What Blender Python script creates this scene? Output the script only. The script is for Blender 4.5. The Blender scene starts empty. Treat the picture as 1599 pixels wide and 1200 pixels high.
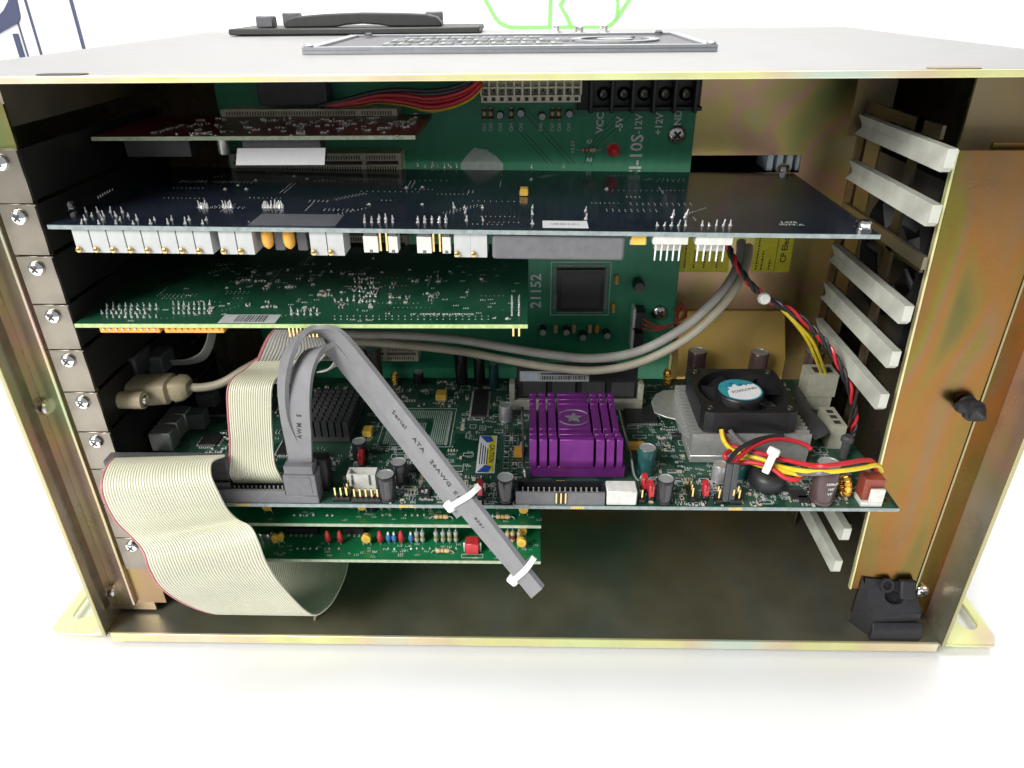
import bpy, bmesh, math, random
from mathutils import Vector, Matrix
from math import radians, sin, cos, pi
random.seed(7)
V = Vector
# ------------------------------------------------------------------ camera, light, exposure (all lengths below in millimetres)
K = 0.001
F_PX, PITCH, YAW, ROLL = 1123.454, 0.50304, -0.02808, -0.00983
CAM = V((226.181, -266.099, 298.547))
_fw = V((sin(YAW)*cos(PITCH), cos(YAW)*cos(PITCH), -sin(PITCH)))
_rt = V((cos(YAW), -sin(YAW), 0)); _up = _rt.cross(_fw)
RT = cos(ROLL)*_rt + sin(ROLL)*_up; UP = -sin(ROLL)*_rt + cos(ROLL)*_up; FW = _fw
scn = bpy.context.scene
col = scn.collection
cam_d = bpy.data.cameras.new('camera'); cam_o = bpy.data.objects.new('camera', cam_d); col.objects.link(cam_o)
cam_d.sensor_width = 36; cam_d.lens = 36*F_PX/1599; cam_d.clip_start = 0.01; cam_d.clip_end = 50
m3 = Matrix((RT, UP, -FW)).transposed(); cam_o.matrix_world = Matrix.Translation(CAM*K) @ m3.to_4x4()
scn.camera = cam_o
world = bpy.data.worlds.new('World'); scn.world = world; world.use_nodes = True
bg = world.node_tree.nodes['Background']; bg.inputs[0].default_value = (0.93, 0.97, 1, 1); bg.inputs[1].default_value = 0.25
def area(name, loc, target, sx, sy, watts, color=(1, 1, 1)):
    d = bpy.data.lights.new(name, 'AREA'); d.shape = 'RECTANGLE'; d.size = sx; d.size_y = sy; d.energy = watts; d.color = color
    o = bpy.data.objects.new(name, d); col.objects.link(o); o.location = loc
    o.rotation_euler = (V(target)-V(loc)).to_track_quat('-Z', 'Y').to_euler(); return o
area('ceiling_light', (-0.95, -1.15, 1.25), (0.25, 0.05, 0.1), 0.9, 0.7, 35, (1, 0.985, 0.95))
area('ceiling_light_rear', (0.1, 0.5, 2.2), (0.2, 0.2, 0.0), 2.0, 1.1, 46, (1, 0.99, 0.97))
scn.view_settings.view_transform = 'Standard'; scn.view_settings.look = 'None'
scn.view_settings.exposure = 0.55; scn.view_settings.gamma = 1
scn.render.engine = 'CYCLES'

def U(px, py, x=None, y=None, z=None):
    """point where the sight line through photo pixel (px, py) meets a real plane of the machine"""
    d = FW + RT*((px-800)/F_PX) - UP*((py-600)/F_PX)
    if x is not None: t = (x-CAM.x)/d.x
    elif y is not None: t = (y-CAM.y)/d.y
    else: t = (z-CAM.z)/d.z
    return CAM + d*t

# ------------------------------------------------------------------ materials
MAT = {}
def nt(name):
    m = bpy.data.materials.new(name); m.use_nodes = True; t = m.node_tree
    return m, t, t.nodes['Principled BSDF']
def sets(b, **k):
    for n, v in k.items():
        b.inputs[n.replace('_', ' ')].default_value = v
def plain(name, c, rough=0.5, metal=0.0, spec=0.5, noise=0.12, scale=300, bump=0.0, coat=0.0, emit=None):
    m, t, b = nt(name); sets(b, Roughness=rough, Metallic=metal)
    b.inputs['Specular IOR Level'].default_value = spec
    if coat: b.inputs['Coat Weight'].default_value = coat; b.inputs['Coat Roughness'].default_value = 0.1
    co = t.nodes.new('ShaderNodeTexCoord'); nz = t.nodes.new('ShaderNodeTexNoise'); nz.inputs['Scale'].default_value = scale
    nz.inputs['Detail'].default_value = 4
    t.links.new(co.outputs['Object'], nz.inputs['Vector'])
    r = t.nodes.new('ShaderNodeValToRGB'); lo = [max(0, q*(1-noise)) for q in c]; hi = [min(1, q*(1+noise)) for q in c]
    r.color_ramp.elements[0].color = (*lo, 1); r.color_ramp.elements[0].position = 0.3
    r.color_ramp.elements[1].color = (*hi, 1); r.color_ramp.elements[1].position = 0.7
    t.links.new(nz.outputs['Fac'], r.inputs['Fac']); t.links.new(r.outputs['Color'], b.inputs['Base Color'])
    if bump:
        bp = t.nodes.new('ShaderNodeBump'); bp.inputs['Strength'].default_value = bump; bp.inputs['Distance'].default_value = 0.0003
        t.links.new(nz.outputs['Fac'], bp.inputs['Height']); t.links.new(bp.outputs['Normal'], b.inputs['Normal'])
    MAT[name] = m; return m
def zinc(name, stops, scale=(9, 9, 4), rough=0.3, metal=1.0, smudge=.28):
    """yellow chromated steel: slow iridescent drift of hue, fine rolled grain, smudges"""
    m, t, b = nt(name); N = t.nodes.new; L = t.links.new
    co = N('ShaderNodeTexCoord'); mp = N('ShaderNodeMapping'); mp.inputs['Scale'].default_value = scale
    L(co.outputs['Object'], mp.inputs['Vector'])
    nz = N('ShaderNodeTexNoise'); nz.inputs['Scale'].default_value = 1.6; nz.inputs['Detail'].default_value = 1.2; nz.inputs['Distortion'].default_value = 0.5
    L(mp.outputs['Vector'], nz.inputs['Vector'])
    r = N('ShaderNodeValToRGB'); cr = r.color_ramp
    while len(cr.elements) < len(stops): cr.elements.new(0.5)
    for e, (p, c) in zip(cr.elements, stops): e.position = p; e.color = (*c, 1)
    L(nz.outputs['Fac'], r.inputs['Fac'])
    sm = N('ShaderNodeTexNoise'); sm.inputs['Scale'].default_value = 45; sm.inputs['Detail'].default_value = 6; L(co.outputs['Object'], sm.inputs['Vector'])
    mx = N('ShaderNodeMix'); mx.data_type = 'RGBA'; mx.blend_type = 'MULTIPLY'; mx.inputs['Factor'].default_value = smudge
    g = N('ShaderNodeValToRGB'); g.color_ramp.elements[0].position = 0.3; g.color_ramp.elements[0].color = (.55, .55, .55, 1); g.color_ramp.elements[1].position = 0.62
    L(sm.outputs['Fac'], g.inputs['Fac']); L(r.outputs['Color'], mx.inputs['A']); L(g.outputs['Color'], mx.inputs['B'])
    L(mx.outputs['Result'], b.inputs['Base Color'])
    rr = N('ShaderNodeMapRange'); rr.inputs['To Min'].default_value = rough-.08; rr.inputs['To Max'].default_value = rough+.14
    L(sm.outputs['Fac'], rr.inputs['Value']); L(rr.outputs['Result'], b.inputs['Roughness'])
    fn = N('ShaderNodeTexNoise'); fn.inputs['Scale'].default_value = 900; L(co.outputs['Object'], fn.inputs['Vector'])
    bp = N('ShaderNodeBump'); bp.inputs['Strength'].default_value = 0.12; bp.inputs['Distance'].default_value = 0.0002
    L(fn.outputs['Fac'], bp.inputs['Height']); L(bp.outputs['Normal'], b.inputs['Normal'])
    sets(b, Metallic=metal); MAT[name] = m; return m
def pcb(name, base, trace, rough=0.35, spec=0.5, dens=1.0, amount=0.8):
    """solder-masked laminate: bundles of copper traces under the mask, vias"""
    m, t, b = nt(name); N = t.nodes.new; L = t.links.new
    co = N('ShaderNodeTexCoord')
    def lines(rot, sc):
        mp = N('ShaderNodeMapping'); mp.inputs['Rotation'].default_value = (0, 0, rot); L(co.outputs['Object'], mp.inputs['Vector'])
        w = N('ShaderNodeTexWave'); w.wave_type = 'BANDS'; w.bands_direction = 'X'; w.inputs['Scale'].default_value = sc; L(mp.outputs['Vector'], w.inputs['Vector'])
        r = N('ShaderNodeValToRGB'); r.color_ramp.elements[0].position = 0.62; r.color_ramp.elements[1].position = 0.75; L(w.outputs['Fac'], r.inputs['Fac']); return r.outputs['Color']
    l1, l2, l3 = lines(0, 260*dens), lines(pi/2, 260*dens), lines(pi/4, 230*dens)
    vo = N('ShaderNodeTexVoronoi'); vo.distance = 'CHEBYCHEV'; vo.inputs['Scale'].default_value = 85*dens; L(co.outputs['Object'], vo.inputs['Vector'])
    sp = N('ShaderNodeSeparateColor'); L(vo.outputs['Color'], sp.inputs['Color'])
    def pick(lo, hi, src):
        a = N('ShaderNodeMath'); a.operation = 'GREATER_THAN'; a.inputs[1].default_value = lo; L(src, a.inputs[0])
        c = N('ShaderNodeMath'); c.operation = 'LESS_THAN'; c.inputs[1].default_value = hi; L(src, c.inputs[0])
        d = N('ShaderNodeMath'); d.operation = 'MULTIPLY'; L(a.outputs[0], d.inputs[0]); L(c.outputs[0], d.inputs[1]); return d.outputs[0]
    tot = None
    for l, (lo, hi) in ((l1, (.12, .42)), (l2, (.42, .72)), (l3, (.72, .86))):
        d = N('ShaderNodeMath'); d.operation = 'MULTIPLY'; L(l, d.inputs[0]); L(pick(lo, hi, sp.outputs[0]), d.inputs[1])
        if tot is None: tot = d.outputs[0]
        else:
            e = N('ShaderNodeMath'); e.operation = 'ADD'; L(tot, e.inputs[0]); L(d.outputs[0], e.inputs[1]); tot = e.outputs[0]
    v2 = N('ShaderNodeTexVoronoi'); v2.inputs['Scale'].default_value = 330*dens; L(co.outputs['Object'], v2.inputs['Vector'])
    via = N('ShaderNodeMath'); via.operation = 'LESS_THAN'; via.inputs[1].default_value = 0.13; L(v2.outputs['Distance'], via.inputs[0])
    e = N('ShaderNodeMath'); e.operation = 'MAXIMUM'; L(tot, e.inputs[0]); L(via.outputs[0], e.inputs[1])
    s = N('ShaderNodeMath'); s.operation = 'MULTIPLY'; s.inputs[1].default_value = amount; L(e.outputs[0], s.inputs[0])
    nz = N('ShaderNodeTexNoise'); nz.inputs['Scale'].default_value = 30; L(co.outputs['Object'], nz.inputs['Vector'])
    bl = N('ShaderNodeMix'); bl.data_type = 'RGBA'; bl.inputs['A'].default_value = (*[q*.8 for q in base], 1); bl.inputs['B'].default_value = (*[q*1.2 for q in base], 1)
    L(nz.outputs['Fac'], bl.inputs['Factor'])
    mx = N('ShaderNodeMix'); mx.data_type = 'RGBA'; L(s.outputs[0], mx.inputs['Factor']); L(bl.outputs['Result'], mx.inputs['A']); mx.inputs['B'].default_value = (*trace, 1)
    L(mx.outputs['Result'], b.inputs['Base Color'])
    bp = N('ShaderNodeBump'); bp.inputs['Strength'].default_value = 0.15; bp.inputs['Distance'].default_value = 0.00006
    L(e.outputs[0], bp.inputs['Height']); L(bp.outputs['Normal'], b.inputs['Normal'])
    sets(b, Roughness=rough); b.inputs['Specular IOR Level'].default_value = spec
    MAT[name] = m; return m

OL, GD, PK, GN, OR, GY = (.24, .22, .11), (.34, .26, .09), (.33, .20, .15), (.20, .25, .10), (.40, .22, .06), (.27, .27, .22)
zinc('zinc', [(.28, GN), (.42, GD), (.5, PK), (.58, OL), (.72, GY)])
zinc('zinc_gold', [(.28, (.16, .14, .05)), (.40, (.25, .17, .05)), (.48, (.31, .15, .045)), (.56, (.27, .16, .075)), (.64, (.22, .19, .04)), (.74, (.26, .12, .045))], scale=(24, 14, 6), rough=0.26)
zinc('zinc_pale', [(.25, (.70, .80, .42)), (.45, (.82, .80, .38)), (.55, (.80, .66, .44)), (.75, (.70, .80, .66))], rough=0.36, metal=.55)
zinc('zinc_top', [(.25, (.37, .37, .355)), (.5, (.38, .37, .37)), (.75, (.365, .37, .37))], rough=0.5, smudge=.12)
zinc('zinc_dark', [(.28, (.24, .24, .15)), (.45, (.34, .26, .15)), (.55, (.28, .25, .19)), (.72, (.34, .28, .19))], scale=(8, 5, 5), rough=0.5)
zinc('zinc_side', [(.28, (.36, .42, .24)), (.42, (.50, .42, .24)), (.5, (.50, .36, .30)), (.58, (.40, .38, .26)), (.72, (.46, .46, .42))], scale=(9, 14, 7), rough=0.26, metal=.75)
zinc('zinc_inner', [(.28, (.42, .50, .20)), (.42, (.64, .52, .20)), (.5, (.68, .42, .30)), (.58, (.56, .48, .20)), (.72, (.50, .48, .33))], scale=(16, 9, 16), rough=0.33)
zinc('zinc_edge', [(.25, (.42, .46, .26)), (.5, (.46, .42, .24)), (.75, (.42, .44, .34))], rough=.35)
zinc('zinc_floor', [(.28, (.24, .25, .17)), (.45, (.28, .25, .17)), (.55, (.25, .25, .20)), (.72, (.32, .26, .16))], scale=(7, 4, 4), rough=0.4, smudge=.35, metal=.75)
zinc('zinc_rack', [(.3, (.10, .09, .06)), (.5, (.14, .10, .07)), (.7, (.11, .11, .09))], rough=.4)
zinc('zinc_step_lit', [(.3, (.70, .48, .10)), (.5, (.74, .50, .16)), (.7, (.62, .48, .10))], rough=.45, metal=.6)  # lightened for the step panel: the light reaching it is in the colour
plain('steel', (.62, .60, .57), 0.26, 1.0, scale=120, noise=.18)
plain('bracket_steel', (.20, .18, .15), 0.32, 1.0, scale=60, noise=.3)
plain('bracket_shade', (.022, .021, .02), 0.5, .5, scale=60, noise=.25)  # near-black strips: the shade inside the slots is put into the colour
plain('chrome', (.85, .85, .85), 0.12, 1.0)
plain('solder', (.80, .80, .77), 0.25, .55)
plain('gold', (.85, .62, .25), 0.22, 1.0)
plain('brass', (.70, .50, .22), 0.3, 1.0)
plain('aluminium', (.58, .58, .56), 0.38, .7, noise=.1)
plain('copper_wire', (.85, .45, .12), 0.25, 1.0)
pcb('pcb_green', (.009, .06, .03), (.025, .11, .06), rough=.3)
pcb('pcb_board', (.007, .045, .027), (.07, .15, .105), rough=.32, dens=1.3, amount=.9)
pcb('pcb_back', (.028, .255, .13), (.022, .215, .105), rough=.42, dens=.22, amount=.35)
pcb('pcb_isa', (.011, .16, .058), (.015, .2, .07), rough=.3, dens=.6, amount=.5)
pcb('pcb_blue', (.014, .019, .032), (.028, .035, .05), rough=.14, dens=.8, amount=.7, spec=.7)
pcb('pcb_red', (.10, .010, .012), (.18, .03, .03), rough=.3, amount=.6)
plain('laminate', (.36, .42, .30), 0.5, scale=500, noise=.2)
plain('laminate_grey', (.25, .30, .30), 0.5, scale=500, noise=.2)
plain('laminate_lime', (.42, .55, .22), 0.5, scale=500, noise=.2)
plain('black_plastic', (.011, .011, .013), 0.42, bump=.15)
plain('black_rubber', (.014, .014, .017), 0.6, bump=.5, scale=500, noise=.3)
plain('grey_plastic', (.13, .13, .14), 0.45, bump=.1)
plain('handle_black', (.035, .037, .036), .5, bump=.2)
plain('dark_grey', (.06, .06, .065), 0.5, bump=.2)
plain('ash_plastic', (.30, .31, .31), 0.5)
plain('white_plastic', (.62, .62, .58), 0.4)
plain('ivory_plastic', (.66, .62, .46), 0.45)
plain('socket_ivory', (.36, .355, .28), .45)
plain('guide_plastic', (.50, .51, .45), 0.45, noise=.2, scale=70, bump=.15)
plain('beige_plastic', (.40, .34, .22), 0.5, noise=.1, scale=150, bump=.15)
plain('cable_beige', (.33, .30, .225), 0.5, noise=.12, scale=120)
plain('cable_grey', (.29, .28, .25), 0.5, noise=.14, scale=120)
plain('ribbon', (.64, .63, .50), 0.36, noise=.1, scale=22)
plain('ribbon_grey', (.42, .41, .38), 0.45, noise=.06, scale=80)
plain('ribbon_red', (.46, .16, .18), 0.45)
plain('sata', (.19, .19, .20), 0.42, noise=.08, scale=160)
plain('nylon', (.80, .80, .76), 0.35)
plain('red_plastic', (.52, .03, .04), 0.35)
plain('wire_red', (.50, .02, .03), 0.35)
plain('wire_yellow', (.72, .55, .03), 0.35)
plain('wire_black', (.02, .02, .022), 0.4)
plain('wire_grey', (.12, .12, .12), 0.4)
plain('orange_cap', (.72, .36, .05), 0.35, noise=.15)
plain('yellow_cap', (.74, .47, .07), 0.35, noise=.15)
plain('yellow_label', (.72, .66, .03), 0.55)
plain('trimpot', (.46, .47, .47), 0.4, noise=.06)
plain('cap_black', (.016, .016, .02), 0.22)
plain('cap_brown', (.075, .045, .045), 0.25)
plain('cap_teal', (.02, .085, .085), 0.25)
plain('cap_top', (.55, .55, .56), 0.32, .6)
plain('violet', (.205, .034, .245), 0.38, .55, noise=.16, scale=140)
plain('choke_black', (.025, .025, .028), .45, bump=.3)
plain('chip', (.022, .022, .024), 0.42, bump=.1)
plain('chip_face', (.05, .05, .052), 0.5, bump=.2)
plain('fin_black', (.045, .045, .05), .45)
plain('silk', (.66, .68, .66), 0.6)
plain('silk_dim', (.42, .50, .45), 0.6)
plain('paper', (.80, .80, .82), 0.6, noise=.03)
plain('paper_grey', (.42, .44, .44), 0.5)
plain('foil', (.16, .17, .19), 0.35, .3)
plain('ink', (.03, .03, .03), 0.6)
plain('ink_blue', (.03, .10, .42), 0.5)
plain('teal_label', (.03, .30, .36), 0.4)
plain('resistor', (.62, .44, .24), 0.35)
plain('resistor_green', (.40, .40, .20), 0.35)
plain('band', (.25, .05, .03), 0.4)
plain('blue_part', (.06, .20, .45), 0.35)
plain('led_red', (.85, .03, .04), 0.18, spec=.7)
plain('table_white', (.86, .86, .86), 0.5, noise=.015, scale=20)
plain('wall_white', (.88, .88, .88), 0.7, noise=.01, scale=5)
plain('logo_green', (.26, .58, .18), 0.5)
plain('trim_dark', (.07, .08, .15), 0.5)
plain('plate_alu', (.36, .37, .39), 0.4, .6, noise=.05)
plain('plate_dark', (.10, .095, .11), 0.45, .3)
plain('bluish', (.45, .52, .58), 0.5)

# ------------------------------------------------------------------ mesh helpers
class MB:
    def __init__(s): s.v = []; s.f = []; s.m = []
    def add(s, vs, fs, m=0):
        o = len(s.v); s.v += [tuple(q) for q in vs]; s.f += [tuple(o+i for i in f) for f in fs]; s.m += [m]*len(fs); return s
    def box(s, x0, x1, y0, y1, z0, z1, m=0):
        x0, x1 = min(x0, x1), max(x0, x1); y0, y1 = min(y0, y1), max(y0, y1); z0, z1 = min(z0, z1), max(z0, z1)
        return s.add([(x0,y0,z0),(x1,y0,z0),(x1,y1,z0),(x0,y1,z0),(x0,y0,z1),(x1,y0,z1),(x1,y1,z1),(x0,y1,z1)],
                     [(0,3,2,1),(4,5,6,7),(0,1,5,4),(1,2,6,5),(2,3,7,6),(3,0,4,7)], m)
    def obox(s, c, sx, sy, sz, R=None, m=0):
        R = R or Matrix.Identity(3); c = V(c); vs = []
        for k in (-.5, .5):
            for (i, j) in ((-.5,-.5),(.5,-.5),(.5,.5),(-.5,.5)): vs.append(c + R @ V((i*sx, j*sy, k*sz)))
        return s.add(vs, [(0,3,2,1),(4,5,6,7),(0,1,5,4),(1,2,6,5),(2,3,7,6),(3,0,4,7)], m)
    def prism(s, poly, fn, a, b, m=0):
        """poly: 2-D outline; fn(u, v, w) -> xyz; extruded from w=a to w=b"""
        n = len(poly); vs = [fn(u, w, a) for u, w in poly] + [fn(u, w, b) for u, w in poly]
        fs = [tuple(range(n))[::-1], tuple(range(n, 2*n))] + [(i, (i+1) % n, n+(i+1) % n, n+i) for i in range(n)]
        return s.add(vs, fs, m)
    def lathe(s, base, axis, prof, n=16, caps=True):
        """prof: list of (radius, height, material of the band that ends here)"""
        base = V(base); ax = V(axis).normalized(); t = ax.orthogonal().normalized(); b = ax.cross(t); vs = []; o = len(s.v)
        for r, h, *_ in prof:
            for k in range(n):
                a = 2*pi*k/n; vs.append(base + ax*h + (t*cos(a)+b*sin(a))*r)
        s.v += [tuple(q) for q in vs]
        for i in range(1, len(prof)):
            mm = prof[i][2] if len(prof[i]) > 2 else 0
            for k in range(n):
                k2 = (k+1) % n; s.f.append((o+(i-1)*n+k, o+(i-1)*n+k2, o+i*n+k2, o+i*n+k)); s.m.append(mm)
        if caps:
            s.f.append(tuple(o+k for k in range(n))[::-1]); s.m.append(prof[0][2] if len(prof[0]) > 2 else 0)
            q = o+(len(prof)-1)*n; s.f.append(tuple(q+k for k in range(n))); s.m.append(prof[-1][2] if len(prof[-1]) > 2 else 0)
        return s
    def cyl(s, p0, p1, r, n=12, m=0, r2=None):
        p0, p1 = V(p0), V(p1); return s.lathe(p0, p1-p0, [(r, 0, m), (r if r2 is None else r2, (p1-p0).length, m)], n)
    def tube(s, pts, r, n=8, m=0, sub=6, closed=False):
        P = spline(pts, sub) if sub > 1 else [V(p) for p in pts]; o = len(s.v); N = len(P); u = None
        for i, p in enumerate(P):
            d = (P[min(i+1, N-1)]-P[max(i-1, 0)]).normalized()
            u = d.orthogonal().normalized() if u is None else (u-d*u.dot(d)).normalized()
            w = d.cross(u)
            for k in range(n):
                a = 2*pi*k/n; s.v.append(tuple(p+(u*cos(a)+w*sin(a))*r))
        for i in range(N-1):
            for k in range(n):
                k2 = (k+1) % n; s.f.append((o+i*n+k, o+i*n+k2, o+(i+1)*n+k2, o+(i+1)*n+k)); s.m.append(m)
        s.f.append(tuple(o+k for k in range(n))[::-1]); s.m.append(m)
        q = o+(N-1)*n; s.f.append(tuple(q+k for k in range(n))); s.m.append(m); return s
    def strip(s, L, R, th, nseg, ridge=0.0, sub=8, edge_mat=None, m=0):
        """flat or ribbed cable lofted between its two edges; nseg conductors, th thickness"""
        L, R = spline(L, sub), spline(R, sub); N = len(L); per = 4 if ridge else 1; C = nseg*per+1; o = len(s.v)
        for side in (1, -1):
            for i in range(N):
                d = (L[min(i+1, N-1)]-L[max(i-1, 0)]+R[min(i+1, N-1)]-R[max(i-1, 0)]).normalized()
                nrm = (R[i]-L[i]).cross(d).normalized()
                for c in range(C):
                    f = (c/per) % 1.0 if ridge else .5
                    off = th/2 - (ridge*(1-math.sqrt(max(0, 1-(2*f-1)**2))) if ridge else 0)
                    s.v.append(tuple(L[i].lerp(R[i], c/(C-1)) + nrm*off*side))
        B = o+N*C
        for i in range(N-1):
            for c in range(C-1):
                mm = edge_mat if (edge_mat is not None and c < per) else m
                a = o+i*C+c; s.f.append((a, a+1, a+C+1, a+C)); s.m.append(mm)
                a = B+i*C+c; s.f.append((a, a+C, a+C+1, a+1)); s.m.append(mm)
            for c, mm in ((0, edge_mat if edge_mat is not None else m), (C-1, m)):
                a, b = o+i*C+c, B+i*C+c; s.f.append((a, a+C, b+C, b) if c == 0 else (a, b, b+C, a+C)); s.m.append(mm)
        for i in (0, N-1):
            for c in range(C-1):
                a, b = o+i*C+c, B+i*C+c; s.f.append((a, b, b+1, a+1)); s.m.append(m)
        return s
    def build(s, name, mats, parent=None, origin=None, bevel=0, seg=1, smooth=40):
        xs = [q for q in s.v]
        if origin is None:
            lo = [min(q[i] for q in xs) for i in range(3)]; hi = [max(q[i] for q in xs) for i in range(3)]
            origin = V(((lo[0]+hi[0])/2, (lo[1]+hi[1])/2, lo[2]))
        origin = V(origin)
        me = bpy.data.meshes.new(name); me.from_pydata([tuple((V(q)-origin)*K) for q in xs], [], s.f)
        for q in (mats if isinstance(mats, (list, tuple)) else [mats]): me.materials.append(MAT[q])
        me.polygons.foreach_set('material_index', s.m)
        bm = bmesh.new(); bm.from_mesh(me); bmesh.ops.recalc_face_normals(bm, faces=bm.faces); bm.to_mesh(me); bm.free()
        me.polygons.foreach_set('use_smooth', [True]*len(me.polygons)); me.set_sharp_from_angle(angle=radians(smooth)); me.update()
        return put(name, me, origin, parent, bevel, seg)
def put(name, me, origin, parent=None, bevel=0, seg=1, rz=0):
    ob = bpy.data.objects.new(name, me); col.objects.link(ob)
    ob.location = (V(origin)-(BASE[parent.name] if parent else V((0, 0, 0))))*K; BASE[ob.name] = V(origin)
    if rz: ob.rotation_euler = (0, 0, rz)
    if parent: ob.parent = parent
    if bevel:
        b = ob.modifiers.new('bevel', 'BEVEL'); b.width = bevel*K; b.segments = seg; b.limit_method = 'ANGLE'; b.angle_limit = radians(50)
    return ob
BASE = {}
def spline(P, sub):
    P = [V(p) for p in P]; out = []
    for i in range(len(P)-1):
        a, b, c, d = P[max(i-1, 0)], P[i], P[i+1], P[min(i+2, len(P)-1)]
        for k in range(sub):
            t = k/sub; out.append(.5*((2*b)+(c-a)*t+(2*a-5*b+4*c-d)*t*t+(3*b-a-3*c+d)*t**3))
    out.append(P[-1]); return out
def thing(name, label, cat, loc, group=None):
    o = bpy.data.objects.new(name, None); col.objects.link(o); o.empty_display_size = .01; o.location = V(loc)*K; BASE[o.name] = V(loc)
    o['label'] = label; o['category'] = cat
    if group: o['group'] = group
    return o
def tag(o, label, cat, group=None):
    o['label'] = label; o['category'] = cat
    if group: o['group'] = group
    return o
def struct(o): o['kind'] = 'structure'; return o
def stuff(o): o['kind'] = 'stuff'; return o
def text(s, size, pos, xd, yd, mat, parent, name='printed_text', depth=.06, spacing=1.0, align='CENTER', bold=.02):
    cu = bpy.data.curves.new('t', 'FONT'); cu.body = s; cu.size = 1; cu.align_x = align; cu.align_y = 'CENTER'; cu.space_character = spacing; cu.resolution_u = 2; cu.offset = bold
    to = bpy.data.objects.new('t', cu); col.objects.link(to)
    me = to.to_mesh(); xd, yd = V(xd).normalized(), V(yd).normalized(); nd = xd.cross(yd)
    vs = [V(pos)+xd*(q.co.x*size)+yd*(q.co.y*size)+nd*depth for q in me.vertices]; fs = [tuple(p.vertices) for p in me.polygons]
    b = MB(); b.add(vs, fs); to.to_mesh_clear(); bpy.data.objects.remove(to); bpy.data.curves.remove(cu)
    # printed ink: one face layer lifted off the surface
    origin = V(pos); me = bpy.data.meshes.new(name); me.from_pydata([tuple((V(q)-origin)*K) for q in b.v], [], b.f); me.materials.append(MAT[mat])
    return put(name, me, origin, parent)
CACHE = {}
def shared(key, fn, mats, name, parent, loc, rz=0, bevel=0, smooth=40):
    """alike pieces share mesh data; fn builds the piece round the origin"""
    if key not in CACHE:
        b = MB(); fn(b); o = b.build(name, mats, None, (0, 0, 0), 0, 1, smooth); CACHE[key] = o.data; bpy.data.objects.remove(o)
    return put(name, CACHE[key], loc, parent, bevel, 1, rz)

# ------------------------------------------------------------------ setting
TZ = -9.0
b = MB(); b.box(-2200, 2600, -900, 1500, TZ-30, TZ); struct(b.build('table', 'table_white', origin=(200, 300, TZ-30), bevel=2))
b = MB(); b.box(-3000, 3400, 1500, 1560, -700, 2200); wall = struct(b.build('wall', 'wall_white', origin=(200, 1530, -700)))
def wallp(px, py, off=0): return U(px, py, y=1500-off)
# dark upright strips and the blue rounded panel on the wall, left of the machine
def wallstrip(p0, p1, w, label):
    a, c = wallp(*p0), wallp(*p1); x = (a.x+c.x)/2
    q = MB(); q.box(x-w/2, x+w/2, 1494, 1499.5, min(a.z, c.z)-120, max(a.z, c.z)+ (250 if p0[1] <= 0 else 0))
    return tag(q.build('trim_strip', 'trim_dark', bevel=.5), label, 'wall strip', 'dark strips on the wall')
wallstrip((113, 0), (133, 80), 6, 'dark upright strip on the white wall, nearest the machine on the left')
wallstrip((42, 0), (67, 90), 3.5, 'thin dark upright strip on the wall, second from the machine')
wallstrip((30, 35), (47, 93), 1.6, 'hair-thin dark upright strip below the blue rounded panel')
wallstrip((27, 53), (37, 94), 11, 'short broad dark strip on the wall at the far left')
wallstrip((1598, 80), (1596, 110), 8, 'dark upright strip on the wall right of the machine')
cpt = wallp(-25, -10); q = MB(); poly = []
e0, e1 = wallp(25, -8), wallp(33, 28); e2, e3 = wallp(30, 36), wallp(0, 54); e4 = wallp(-40, 70)
arc = [wallp(*p) for p in ((-40, 40), (0, 26), (9, 16), (16, 2), (19, -20))]
out = [wallp(24, -20), wallp(33, 24), wallp(33, 30), wallp(30, 36), wallp(0, 53), wallp(-40, 72)]
q.prism([(p.x, p.z) for p in out + arc], lambda u, w, h: (u, h, w), 1493, 1499.5)
tag(q.build('graphic_panel', 'trim_dark', smooth=30), 'dark blue rounded panel with a curved cut-out on the wall', 'wall panel')
# green line emblem on the wall
lg = thing('line_emblem', 'bright green outlined polygon emblem with a K inside on the white wall', 'emblem', wallp(870, 44))
EMB = [0]
def emb(pts, w=8):
    EMB[0] += .5
    q = MB(); P = [wallp(*p) for p in pts]; L = []; R = []
    for i, p in enumerate(P):
        d = (P[min(i+1, len(P)-1)]-P[max(i-1, 0)]).normalized(); nn = V((-d.z, 0, d.x)); L.append(p-nn*w/2+V((0, -1.5-EMB[0], 0))); R.append(p+nn*w/2+V((0, -1.5-EMB[0], 0)))
    q.strip(L, R, 1.6, 1, sub=1); q.build('emblem_line', 'logo_green', lg)
emb([(742, -36), (760, 3), (774, 28), (781, 36), (790, 41), (800, 43.5), (850, 43.5), (900, 43.5), (940, 43.5), (951, 41), (958, 36), (965, 27), (984, -2), (1000, -30)])
emb([(860, -30), (860, 0), (859.5, 20), (859, 41)])
emb([(893, -22), (875, 8), (885, 26), (893, 42)])
emb([(962, -14), (965, 6), (964, 18), (962, 30)], 6)
emb([(742, -36), (790, -90), (950, -90), (1000, -30)])

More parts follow.
